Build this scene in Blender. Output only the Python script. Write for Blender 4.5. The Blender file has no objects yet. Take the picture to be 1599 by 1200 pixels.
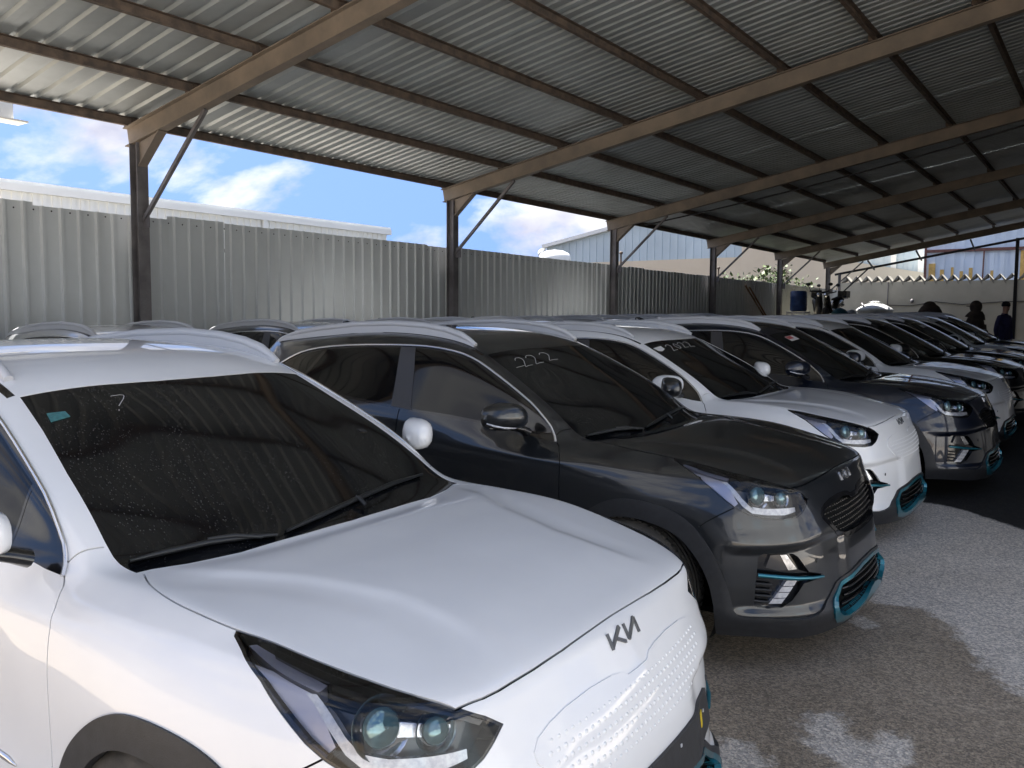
import bpy, bmesh, math, random
import numpy as np
from mathutils import Vector, Matrix
from mathutils.bvhtree import BVHTree
R=math.radians
SC=bpy.context.scene
COL=SC.collection
# ---- camera, sky, sun, exposure --------------------------------
cd=bpy.data.cameras.new('camera'); cam=bpy.data.objects.new('camera',cd); COL.objects.link(cam); SC.camera=cam
def aim_camera():
    a,pi,ro=.6131,.0764,.0058
    fw=Vector((math.cos(a)*math.cos(pi),math.sin(a)*math.cos(pi),-math.sin(pi)))
    rt=Vector((math.sin(a),-math.cos(a),0)); up=rt.cross(fw)
    r2=math.cos(ro)*rt+math.sin(ro)*up; u2=-math.sin(ro)*rt+math.cos(ro)*up
    m=Matrix((r2,u2,-fw)).transposed().to_4x4(); m.translation=(0,0,1.6289); cam.matrix_world=m
aim_camera()
cd.sensor_fit='HORIZONTAL'; cd.sensor_width=36; cd.lens=1350.92/1599*36
cd.clip_start=.05; cd.clip_end=2000
SUN_EL,SUN_AZ=R(68),(.10,.995)     # the sun stands beyond the eave, so the roof shades the cars
SKY_STRENGTH=.07
w=bpy.data.worlds.new('World'); SC.world=w; w.use_nodes=True
nt=w.node_tree; nt.nodes.clear()
def nd(t,**k):
    n=nt.nodes.new(t)
    for a,v in k.items(): setattr(n,a,v)
    return n
out=nd('ShaderNodeOutputWorld'); bg=nd('ShaderNodeBackground'); bg.inputs['Strength'].default_value=SKY_STRENGTH
sky=nd('ShaderNodeTexSky',sky_type='NISHITA'); sky.sun_disc=False; sky.sun_elevation=SUN_EL
sky.sun_rotation=math.atan2(SUN_AZ[0],SUN_AZ[1]); sky.altitude=2200; sky.air_density=1.0; sky.dust_density=.6; sky.ozone_density=3.0
tc=nd('ShaderNodeTexCoord')
# flatten the direction on to a cloud layer
sep=nd('ShaderNodeSeparateXYZ'); nt.links.new(tc.outputs['Generated'],sep.inputs[0])
cmb=nd('ShaderNodeMapping'); cmb.inputs['Scale'].default_value=(1,1,1.7); nt.links.new(tc.outputs['Generated'],cmb.inputs[0])
nz=nd('ShaderNodeTexNoise'); nz.inputs['Scale'].default_value=2.6; nz.inputs['Detail'].default_value=9; nz.inputs['Roughness'].default_value=.56; nz.inputs['Distortion'].default_value=.25
mp=nd('ShaderNodeMapping'); mp.inputs['Location'].default_value=(3.3,-7.7,0); nt.links.new(cmb.outputs[0],mp.inputs[0]); nt.links.new(mp.outputs[0],nz.inputs['Vector'])
rp=nd('ShaderNodeValToRGB'); rp.color_ramp.elements[0].position=.455; rp.color_ramp.elements[1].position=.53
nt.links.new(nz.outputs['Fac'],rp.inputs[0])
# shaded bellies of the clouds
n2=nd('ShaderNodeTexNoise'); n2.inputs['Scale'].default_value=6.5; n2.inputs['Detail'].default_value=6
nt.links.new(mp.outputs[0],n2.inputs['Vector'])
rc=nd('ShaderNodeValToRGB'); rc.color_ramp.elements[0].position=.36; rc.color_ramp.elements[0].color=(2.1,2.15,2.65,1); rc.color_ramp.elements[1].position=.60; rc.color_ramp.elements[1].color=(4.0,4.0,4.05,1)
nt.links.new(n2.outputs['Fac'],rc.inputs[0])
mx=nd('ShaderNodeMix',data_type='RGBA'); nt.links.new(rp.outputs[0],mx.inputs[0]); nt.links.new(sky.outputs[0],mx.inputs[6]); nt.links.new(rc.outputs[0],mx.inputs[7])
# look a little higher into the sky model, away from its milky horizon
sz=nd('ShaderNodeMath',operation='MULTIPLY_ADD'); nt.links.new(sep.outputs['Z'],sz.inputs[0]); sz.inputs[1].default_value=.3; sz.inputs[2].default_value=.9
c2=nd('ShaderNodeCombineXYZ'); nt.links.new(sep.outputs['X'],c2.inputs[0]); nt.links.new(sep.outputs['Y'],c2.inputs[1]); nt.links.new(sz.outputs[0],c2.inputs[2])
nv=nd('ShaderNodeVectorMath',operation='NORMALIZE'); nt.links.new(c2.outputs[0],nv.inputs[0]); nt.links.new(nv.outputs[0],sky.inputs['Vector'])
nt.links.new(mx.outputs[2],bg.inputs['Color']); nt.links.new(bg.outputs[0],out.inputs[0])
sd=bpy.data.lights.new('sun','SUN'); sd.energy=5.0; sd.angle=R(.5); sd.color=(1,.97,.93)
sun=bpy.data.objects.new('sun',sd); COL.objects.link(sun)
_d=Vector((SUN_AZ[0]*math.cos(SUN_EL),SUN_AZ[1]*math.cos(SUN_EL),math.sin(SUN_EL)))
sun.rotation_euler=_d.to_track_quat('Z','Y').to_euler(); sun.location=(0,0,30)
vs=SC.view_settings; vs.view_transform='Standard'; vs.look='None'; vs.gamma=1; vs.use_curve_mapping=False
vs.exposure=2.28
SC.cycles.max_bounces=8; SC.cycles.diffuse_bounces=5; SC.cycles.glossy_bounces=4; SC.cycles.transparent_max_bounces=8
SC.cycles.use_denoising=True; SC.cycles.caustics_reflective=False; SC.cycles.caustics_refractive=False
SC.cycles.sample_clamp_indirect=6
random.seed(4)

# ---- helpers ----------------------------------------------------
def mat(name,col,rough=.5,metal=0,coat=0,var=0,vscale=6,bump=0,bscale=40,spec=.5,col2=None,detail=4,rvar=0):
    """principled surface with procedural colour variation and fine relief"""
    m=bpy.data.materials.new(name); m.use_nodes=True; t=m.node_tree; b=t.nodes['Principled BSDF']
    b.inputs['Base Color'].default_value=(*col,1); b.inputs['Roughness'].default_value=rough; b.inputs['Metallic'].default_value=metal
    b.inputs['Coat Weight'].default_value=coat; b.inputs['Coat Roughness'].default_value=.03; b.inputs['Specular IOR Level'].default_value=spec
    if var or bump or rvar:
        tcn=t.nodes.new('ShaderNodeTexCoord')
        if var or rvar:
            n=t.nodes.new('ShaderNodeTexNoise'); n.inputs['Scale'].default_value=vscale; n.inputs['Detail'].default_value=detail; n.inputs['Roughness'].default_value=.6
            t.links.new(tcn.outputs['Object'],n.inputs['Vector'])
        if var:
            r=t.nodes.new('ShaderNodeValToRGB'); c2=col2 or tuple(c*(1-var) for c in col)
            r.color_ramp.elements[0].position=.35; r.color_ramp.elements[1].position=.65
            r.color_ramp.elements[0].color=(*c2,1); r.color_ramp.elements[1].color=(*(tuple(min(1,c*(1+var*.5)) for c in col) if not col2 else col),1)
            t.links.new(n.outputs['Fac'],r.inputs[0]); t.links.new(r.outputs[0],b.inputs['Base Color'])
        if rvar:
            mr=t.nodes.new('ShaderNodeMapRange'); mr.inputs[3].default_value=max(0,rough-rvar); mr.inputs[4].default_value=min(1,rough+rvar)
            t.links.new(n.outputs['Fac'],mr.inputs[0]); t.links.new(mr.outputs[0],b.inputs['Roughness'])
        if bump:
            n3=t.nodes.new('ShaderNodeTexNoise'); n3.inputs['Scale'].default_value=bscale; n3.inputs['Detail'].default_value=5
            t.links.new(tcn.outputs['Object'],n3.inputs['Vector'])
            bp=t.nodes.new('ShaderNodeBump'); bp.inputs['Strength'].default_value=bump; bp.inputs['Distance'].default_value=.02
            t.links.new(n3.outputs['Fac'],bp.inputs['Height']); t.links.new(bp.outputs[0],b.inputs['Normal'])
    return m
def link(name,me,parent=None,m=None):
    o=bpy.data.objects.new(name,me); COL.objects.link(o)
    if parent is not None: o.parent=parent
    if m is not None and not me.materials: me.materials.append(m)
    return o
def empty(name,loc=(0,0,0),rz=0):
    o=bpy.data.objects.new(name,None); COL.objects.link(o); o.location=loc; o.rotation_euler=(0,0,rz); o.empty_display_size=.2
    return o
def tag(o,label=None,cat=None,group=None,kind=None):
    if label: o['label']=label
    if cat: o['category']=cat
    if group: o['group']=group
    if kind: o['kind']=kind
    return o
class MB:
    """collects simple shapes into one mesh"""
    def __init__(s): s.v=[];s.f=[];s.sm=[]
    def add(s,v,f,smooth=False):
        k=len(s.v); s.v+= [tuple(p) for p in v]; s.f+=[[i+k for i in q] for q in f]; s.sm+=[smooth]*len(f); return s
    def box(s,a,b,rot=None,at=None):
        (x0,y0,z0),(x1,y1,z1)=a,b
        v=[Vector(p) for p in ((x0,y0,z0),(x1,y0,z0),(x1,y1,z0),(x0,y1,z0),(x0,y0,z1),(x1,y0,z1),(x1,y1,z1),(x0,y1,z1))]
        if rot is not None: v=[rot@p for p in v]
        if at is not None: v=[p+Vector(at) for p in v]
        return s.add(v,[(0,3,2,1),(4,5,6,7),(0,1,5,4),(1,2,6,5),(2,3,7,6),(3,0,4,7)])
    def bar(s,p,q,w,h,up=(0,0,1)):
        """rectangular bar from p to q"""
        p,q=Vector(p),Vector(q); d=(q-p).normalized(); u=Vector(up); u=(u-d*u.dot(d)).normalized(); r=d.cross(u)
        v=[]
        for c in (p,q):
            for a,b in ((-1,-1),(1,-1),(1,1),(-1,1)): v.append(c+r*(a*w/2)+u*(b*h/2))
        return s.add(v,[(3,2,1,0),(4,5,6,7),(0,1,5,4),(1,2,6,5),(2,3,7,6),(3,0,4,7)])
    def prism(s,poly,p,q,smooth=False,up=(0,0,1)):
        """2-D outline (r,u) swept from p to q"""
        p,q=Vector(p),Vector(q); d=(q-p).normalized(); u=Vector(up); u=(u-d*u.dot(d)).normalized(); r=d.cross(u); n=len(poly)
        v=[c+r*a+u*b for c in (p,q) for a,b in poly]
        return s.add(v,[list(range(n))[::-1],list(range(n,2*n))]+[(i,(i+1)%n,n+(i+1)%n,n+i) for i in range(n)],smooth)
    def tube(s,pts,rad,n=8,cap=True,flat=1.0,up=(0,0,1)):
        pts=[Vector(p) for p in pts]; rad=rad if isinstance(rad,(list,tuple)) else [rad]*len(pts); v=[];f=[]
        for i,p in enumerate(pts):
            d=(pts[min(i+1,len(pts)-1)]-pts[max(i-1,0)]).normalized(); u=Vector(up)
            if abs(u.dot(d))>.95: u=Vector((1,0,0))
            u=(u-d*u.dot(d)).normalized(); r=d.cross(u)
            for k in range(n):
                a=2*math.pi*k/n; v.append(p+r*math.cos(a)*rad[i]+u*math.sin(a)*rad[i]*flat)
        for i in range(len(pts)-1):
            for k in range(n): f.append((i*n+k,i*n+(k+1)%n,(i+1)*n+(k+1)%n,(i+1)*n+k))
        s.add(v,f,True)
        if cap: s.add(v[:n],[list(range(n))[::-1]]); s.add(v[-n:],[list(range(n))])
        return s
    def lathe(s,prof,o=(0,0,0),axis='z',n=32,smooth=True):
        """profile (radius, height) spun about an axis through o"""
        v=[];f=[];o=Vector(o)
        for r,h in prof:
            for k in range(n):
                a=2*math.pi*k/n; c,sn=math.cos(a)*r,math.sin(a)*r
                v.append(o+Vector({'z':(c,sn,h),'y':(sn,h,c),'x':(h,c,sn)}[axis]))
        for i in range(len(prof)-1):
            for k in range(n): f.append((i*n+k,i*n+(k+1)%n,(i+1)*n+(k+1)%n,(i+1)*n+k))
        return s.add(v,f,smooth)
    def blob(s,c,r,seg=12,rings=8,rot=None):
        v=[];f=[];c=Vector(c)
        for i in range(rings+1):
            t=math.pi*i/rings
            for k in range(seg):
                a=2*math.pi*k/seg; p=Vector((math.sin(t)*math.cos(a)*r[0],math.sin(t)*math.sin(a)*r[1],math.cos(t)*r[2]))
                v.append(c+(rot@p if rot is not None else p))
        for i in range(rings):
            for k in range(seg): f.append((i*seg+k,(i+1)*seg+k,(i+1)*seg+(k+1)%seg,i*seg+(k+1)%seg))
        return s.add(v,f,True)
    def mesh(s,name):
        me=bpy.data.meshes.new(name); me.from_pydata(s.v,[],s.f); me.polygons.foreach_set('use_smooth',s.sm); me.update(); return me
    def build(s,name,m,parent=None): return link(name,s.mesh(name),parent,m)
def slope(x): return .0128*(min(max(x,-12),46)-2.75)
LEVEL=4
TOP = [  # stations front to rear: (x,y,z) at centre, q1, q2, cant, mid, shoulder
 [(.735,0,.868),(.728,.22,.867),(.712,.42,.863),(.690,.585,.858),(.625,.685,.858),(.520,.765,.872)],
 [(.545,0,.918),(.540,.23,.918),(.525,.44,.914),(.480,.640,.905),(.435,.715,.908),(.365,.785,.900)],
 [(.270,0,.960),(.270,.24,.960),(.260,.46,.958),(.225,.700,.954),(.205,.752,.946),(.165,.805,.920)],
 [(.000,0,.980),(.000,.24,.980),(.000,.46,.979),(.000,.680,.976),(.000,.752,.968),(-.02,.818,.930)],
 [(-.100,0,.988),(-.105,.24,.987),(-.130,.46,.985),(-.22,.685,.985),(-.25,.755,.975),(-.26,.822,.935)],
 [(-.205,0,1.006),(-.215,.24,1.004),(-.250,.46,1.001),(-.37,.702,1.004),(-.42,.765,.990),(-.44,.818,.945)],
 [(-.475,0,1.153),(-.48,.23,1.150),(-.505,.45,1.138),(-.575,.700,1.130),(-.63,.768,1.050),(-.66,.828,.962)],
 [(-.76,0,1.306),(-.765,.22,1.302),(-.80,.43,1.292),(-.85,.672,1.268),(-.90,.762,1.130),(-.92,.838,.990)],
 [(-1.02,0,1.428),(-1.02,.21,1.424),(-1.025,.41,1.412),(-1.11,.645,1.382),(-1.15,.752,1.215),(-1.18,.842,1.022)],
 [(-1.25,0,1.498),(-1.25,.21,1.495),(-1.25,.41,1.482),(-1.32,.640,1.440),(-1.38,.750,1.265),(-1.42,.848,1.055)],
 [(-1.65,0,1.536),(-1.65,.21,1.533),(-1.65,.41,1.520),(-1.68,.640,1.470),(-1.73,.750,1.285),(-1.76,.850,1.080)],
 [(-2.10,0,1.533),(-2.10,.21,1.530),(-2.10,.40,1.516),(-2.11,.625,1.462),(-2.14,.738,1.285),(-2.16,.846,1.095)],
 [(-2.55,0,1.503),(-2.55,.21,1.499),(-2.55,.39,1.484),(-2.53,.595,1.425),(-2.51,.715,1.270),(-2.52,.832,1.105)],
 [(-2.93,0,1.452),(-2.93,.20,1.448),(-2.92,.38,1.434),(-2.88,.555,1.385),(-2.83,.680,1.240),(-2.85,.805,1.100)],
 [(-3.15,0,1.285),(-3.15,.20,1.280),(-3.13,.39,1.268),(-3.09,.560,1.235),(-3.05,.680,1.165),(-3.08,.765,1.075)],
 [(-3.33,0,1.055),(-3.325,.20,1.055),(-3.30,.41,1.050),(-3.26,.570,1.045),(-3.22,.670,1.040),(-3.18,.740,1.030)]]
# ring below the shoulder: for each column from front centre to rear centre, rows r6..r0
RING = [
 [(0.782,0,0.818),(0.8256,0,0.735),(0.8628,0,0.625),(0.886,0,0.52),(0.9014,0,0.4),(0.92,0,0.27),(0.8688,0,0.165)],
 [(0.776,0.22,0.815),(0.8178,0.22,0.73),(0.8564,0.22,0.622),(0.879,0.22,0.52),(0.8947,0.22,0.4),(0.91,0.22,0.27),(0.8604,0.215,0.168)],
 [(0.758,0.42,0.805),(0.798,0.42,0.725),(0.83,0.42,0.62),(0.852,0.42,0.52),(0.864,0.42,0.4),(0.876,0.41,0.27),(0.832,0.4,0.172)],
 [(0.728,0.59,0.795),(0.756,0.598,0.715),(0.78,0.602,0.62),(0.796,0.605,0.52),(0.804,0.605,0.4),(0.812,0.6,0.28),(0.772,0.58,0.178)],
 [(0.658,0.695,0.795),(0.6786,0.708,0.715),(0.6938,0.718,0.62),(0.703,0.722,0.52),(0.7069,0.725,0.4),(0.708,0.722,0.28),(0.6758,0.7,0.182)],
 [(0.538,0.78,0.805),(0.548,0.798,0.72),(0.552,0.812,0.625),(0.552,0.82,0.52),(0.55,0.824,0.4),(0.545,0.824,0.28),(0.53,0.8,0.185)],
 [(0.368,0.826,0.838),(0.372,0.852,0.745),(0.374,0.866,0.635),(0.374,0.873,0.52),(0.373,0.876,0.4),(0.37,0.874,0.28),(0.366,0.846,0.185)],
 [(0.16,0.85,0.87),(0.155,0.882,0.77),(0.155,0.894,0.65),(0.155,0.898,0.52),(0.155,0.9,0.4),(0.155,0.898,0.28),(0.155,0.86,0.185)],
 [(-0.02,0.862,0.878),(-0.02,0.89,0.78),(-0.02,0.898,0.66),(-0.02,0.9,0.52),(-0.02,0.902,0.4),(-0.02,0.9,0.28),(-0.02,0.862,0.185)],
 [(-0.26,0.864,0.882),(-0.26,0.884,0.785),(-0.26,0.889,0.66),(-0.26,0.89,0.52),(-0.26,0.893,0.4),(-0.26,0.894,0.28),(-0.26,0.856,0.185)],
 [(-0.45,0.862,0.886),(-0.45,0.88,0.795),(-0.45,0.881,0.665),(-0.45,0.88,0.52),(-0.45,0.886,0.38),(-0.45,0.89,0.27),(-0.45,0.85,0.185)],
 [(-0.66,0.866,0.896),(-0.66,0.882,0.805),(-0.66,0.88,0.67),(-0.66,0.876,0.52),(-0.66,0.884,0.37),(-0.66,0.89,0.26),(-0.66,0.85,0.185)],
 [(-0.92,0.87,0.912),(-0.92,0.885,0.82),(-0.92,0.881,0.68),(-0.92,0.875,0.52),(-0.92,0.884,0.37),(-0.92,0.89,0.26),(-0.92,0.85,0.185)],
 [(-1.18,0.873,0.93),(-1.18,0.888,0.835),(-1.18,0.883,0.69),(-1.18,0.876,0.53),(-1.18,0.885,0.37),(-1.18,0.89,0.26),(-1.18,0.85,0.185)],
 [(-1.42,0.876,0.95),(-1.42,0.891,0.85),(-1.42,0.886,0.7),(-1.42,0.879,0.54),(-1.42,0.886,0.38),(-1.42,0.89,0.26),(-1.42,0.85,0.185)],
 [(-1.76,0.88,0.972),(-1.76,0.895,0.868),(-1.76,0.89,0.715),(-1.76,0.882,0.55),(-1.76,0.886,0.39),(-1.76,0.89,0.27),(-1.76,0.85,0.185)],
 [(-2.16,0.88,0.99),(-2.16,0.898,0.885),(-2.16,0.896,0.73),(-2.16,0.89,0.56),(-2.16,0.892,0.4),(-2.16,0.894,0.27),(-2.16,0.854,0.185)],
 [(-2.52,0.872,1),(-2.52,0.896,0.895),(-2.52,0.902,0.75),(-2.52,0.902,0.58),(-2.52,0.902,0.42),(-2.52,0.9,0.28),(-2.52,0.86,0.19)],
 [(-2.85,0.85,1),(-2.85,0.88,0.895),(-2.85,0.895,0.75),(-2.85,0.898,0.58),(-2.85,0.897,0.42),(-2.85,0.892,0.29),(-2.85,0.85,0.2)],
 [(-3.1,0.805,0.99),(-3.11,0.835,0.885),(-3.12,0.85,0.745),(-3.13,0.855,0.58),(-3.13,0.853,0.42),(-3.12,0.848,0.29),(-3.1,0.81,0.21)],
 [(-3.24,0.75,0.96),(-3.28,0.765,0.86),(-3.31,0.775,0.72),(-3.33,0.778,0.57),(-3.33,0.776,0.42),(-3.31,0.77,0.29),(-3.27,0.74,0.22)],
 [(-3.29,0.68,0.965),(-3.33,0.69,0.86),(-3.37,0.7,0.72),(-3.39,0.702,0.57),(-3.39,0.7,0.42),(-3.37,0.694,0.29),(-3.32,0.67,0.22)],
 [(-3.33,0.575,0.97),(-3.37,0.58,0.86),(-3.41,0.585,0.72),(-3.43,0.59,0.57),(-3.43,0.59,0.42),(-3.41,0.585,0.29),(-3.35,0.56,0.22)],
 [(-3.36,0.41,0.975),(-3.4,0.41,0.86),(-3.44,0.41,0.72),(-3.46,0.41,0.57),(-3.46,0.41,0.42),(-3.44,0.41,0.29),(-3.38,0.4,0.22)],
 [(-3.375,0.2,0.98),(-3.415,0.2,0.86),(-3.455,0.2,0.72),(-3.478,0.2,0.57),(-3.478,0.2,0.42),(-3.455,0.2,0.29),(-3.39,0.2,0.22)],
 [(-3.38,0,0.98),(-3.42,0,0.86),(-3.46,0,0.72),(-3.485,0,0.57),(-3.485,0,0.42),(-3.46,0,0.29),(-3.395,0,0.22)]]

def shell_cage():
    """control net of the whole body: vertices, quads and crease edges"""
    V=[];F=[];key={}
    def vid(p,s):
        q=(round(p[0],4),round(p[1]*s,4)+0.0,round(p[2],4))
        if q not in key: key[q]=len(V); V.append(q)
        return key[q]
    cr={}
    for s in (1,-1):
        g=[[vid(p,s) for p in row] for row in TOP]
        sh=g[0][:6]+[g[t][5] for t in range(1,16)]+g[15][:5][::-1]
        cols=[[sh[i]]+[vid(p,s) for p in RING[i]] for i in range(26)]
        def q(a,b,c,d_):
            f=[a,b,c,d_] if s==1 else [d_,c,b,a]
            F.append(f)
        for t in range(15):
            for u in range(5): q(g[t][u],g[t+1][u],g[t+1][u+1],g[t][u+1])
        for i in range(25):
            for r in range(7): q(cols[i][r],cols[i+1][r],cols[i+1][r+1],cols[i][r+1])
        def c(a,b,w): cr[(min(a,b),max(a,b))]=w
        for t in range(5,13): c(g[t][3],g[t+1][3],.25)
        for i in range(6,19): c(cols[i][0],cols[i+1][0],.35)
        for u in range(3): c(g[13][u],g[13][u+1],.7)
        for i in range(9,19): c(cols[i][1],cols[i+1][1],.35)
        for u in range(3): c(g[5][u],g[5][u+1],.25)
        for i in range(0,25): c(cols[i][6],cols[i+1][6],.3)
    return V,F,cr

def sstep(a,b,x):
    t=np.clip((x-a)/(b-a),0,1); return t*t*(3-2*t)

def sculpt(P,N):
    """hood bulge, flank scallop and arch flares, moved along the skin normal"""
    x,y,z=P[:,0],np.abs(P[:,1]),P[:,2]
    D=np.zeros(len(P))
    # hood: raised middle bounded by two lines running from the lamps to the pillars
    yl=np.interp(x,[-.3,-.1,.0,.10,.17,.35,.5,.6,.7],[.66,.60,.54,.485,.46,.405,.405,.42,.46])
    m=sstep(-.30,-.05,x)*sstep(.70,.50,x)*(N[:,2]>.6)
    D+=.0065*m*sstep(-.012,.045,yl-y)*(1-.25*sstep(.1,.5,yl-y))
    D+=-.002*m*sstep(.08,.0,np.abs(yl+.05-y))
    # nose: a shelf over the fog lamp pockets, hollow below it
    th_=np.arctan2(y,x+.35); zs=.582+.03*sstep(.75,.35,th_)
    D+=-.016*(x>.3)*sstep(zs+.004,zs-.026,z)*sstep(.275,.33,z)*sstep(.20,.30,th_)*sstep(.80,.70,th_)
    D+=.006*(x>.3)*sstep(zs-.01,zs+.02,z)*sstep(zs+.10,zs+.03,z)*sstep(.25,.4,th_)*sstep(.85,.7,th_)
    # flank: hollow of the doors under the shoulder line
    D+=-.007*sstep(-.45,-.75,x)*sstep(-2.35,-2.0,x)*sstep(.86,.80,z-.045*(-x-.5))*sstep(.45,.62,z)*(np.abs(N[:,1])>.3)
    return P+N*D[:,None]

def make_shell(level=4):
    V,F,cr=shell_cage()
    Vn=np.array(V,float)
    # push the net so that the limit surface passes through the listed points
    nb=[set() for _ in V]; fd=[[] for _ in V]; ef={}
    for f in F:
        for k in range(4):
            a,b=f[k],f[(k+1)%4]; nb[a].add(b); nb[b].add(a); fd[f[k]].append(f[(k+2)%4]); ef[(min(a,b),max(a,b))]=ef.get((min(a,b),max(a,b)),0)+1
    bd=[[b for b in nb[a] if ef[(min(a,b),max(a,b))]==1] for a in range(len(V))]
    Q=Vn.copy()
    for it in range(3):
        L=np.empty_like(Q)
        for i in range(len(V)):
            if bd[i]: L[i]=(4*Q[i]+Q[bd[i][0]]+Q[bd[i][-1]])/6
            else:
                n=len(nb[i]); L[i]=(n*n*Q[i]+4*sum(Q[j] for j in nb[i])+sum(Q[j] for j in fd[i]))/(n*(n+5))
        Q+= (Vn-L)*.7
    me=bpy.data.meshes.new('shell'); me.from_pydata([tuple(v) for v in Q],[],F); me.update()
    at=me.attributes.new('crease_edge','FLOAT','EDGE')
    for e in me.edges:
        k=(min(e.vertices),max(e.vertices))
        if k in cr: at.data[e.index].value=cr[k]
    ob=bpy.data.objects.new('shell',me); bpy.context.scene.collection.objects.link(ob)
    md=ob.modifiers.new('s','SUBSURF'); md.levels=level; md.render_levels=level; md.use_limit_surface=True
    dg=bpy.context.evaluated_depsgraph_get(); ev=ob.evaluated_get(dg); m2=ev.to_mesh()
    n=len(m2.vertices); P=np.empty(n*3); m2.vertices.foreach_get('co',P); P=P.reshape(-1,3)
    N=np.empty(n*3); m2.vertex_normals.foreach_get('vector',N); N=N.reshape(-1,3)
    FF=np.empty(len(m2.polygons)*4,int); m2.polygons.foreach_get('vertices',FF); FF=FF.reshape(-1,4)
    ev.to_mesh_clear(); bpy.data.objects.remove(ob); bpy.data.meshes.remove(me)
    if N[np.argmax(P[:,2])][2]<0: FF=FF[:,::-1]; N=-N
    P=sculpt(P,N)
    # fresh normals
    a=P[FF[:,2]]-P[FF[:,0]]; b=P[FF[:,3]]-P[FF[:,1]]; fn=np.cross(a,b)
    N=np.zeros_like(P)
    for k in range(4): np.add.at(N,FF[:,k],fn)
    N/=np.linalg.norm(N,axis=1)[:,None]+1e-12
    return P,N,FF
# ---- materials of the cars --------------------------------------
def paint(name,col,metal=0,rough=.4):
    return mat(name,col,rough,metal,coat=1,spec=.4)
PAINT={'white':mat('white paint',(.80,.805,.81),.4,coat=1,spec=.4,var=.035,vscale=2.2,rvar=.06),'grey':paint('grey paint',(.019,.0215,.025),.45,.28),
 'navy':paint('navy paint',(.006,.010,.022),.4,.35),'black':paint('black paint',(.006,.006,.007),.2,.35),
 'silver':paint('silver paint',(.42,.43,.44),.6,.34)}
M_GAP=mat('dark void',(.006,.006,.006),.8,spec=.1)
M_PLASTIC=mat('cladding plastic',(.022,.023,.026),.50,var=.25,vscale=30,bump=.08,bscale=260)
M_GLOSS=mat('gloss black trim',(.007,.007,.008),.12,coat=.5)
M_BPIL=mat('satin pillar film',(.045,.045,.050),.42)
M_CHROME=mat('satin chrome',(.72,.72,.73),.18,1)
M_RAIL=mat('rail alloy',(.52,.53,.55),.45,.1)
M_TEAL=mat('teal trim',(.004,.155,.215),.30,.55,coat=1)
M_RUB=mat('tyre rubber',(.040,.037,.033),.8,var=.5,vscale=14,bump=.1,bscale=90,col2=(.075,.068,.058))
M_RIM=mat('wheel alloy',(.34,.35,.36),.32,.8)
M_WIPER=mat('wiper rubber',(.012,.013,.014),.42)
M_HOUS=mat('lamp housing',(.028,.028,.032),.22,coat=.4)
M_REFL=mat('lamp reflector',(.62,.63,.66),.24,1,var=.4,vscale=40)
M_TURN=mat('lamp violet chamber',(.42,.42,.50),.30,.55)
M_DRL=mat('daytime lamp',(.66,.67,.70),.25,.35,coat=1,var=.5,vscale=55,col2=(.40,.41,.45))
M_PROJ=mat('projector lens',(.16,.30,.32),.05,.55,coat=1)
M_REDL=mat('rear lamp red',(.25,.01,.012),.15,coat=1)
M_BADGE=mat('badge metal',(.16,.165,.17),.28,.8)
M_BADGEC=mat('badge bright metal',(.62,.63,.64),.22,.9)
M_YEL=mat('yellow sticker',(.75,.55,.02),.5)
M_CHALK=mat('chalk mark',(.42,.43,.43),.85)
M_STK=mat('teal sticker',(.05,.17,.18),.5,var=.35,vscale=60)
M_WSTK=mat('white sticker',(.68,.68,.66),.55)
M_RSTK=mat('red sticker',(.42,.06,.06),.55)
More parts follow.
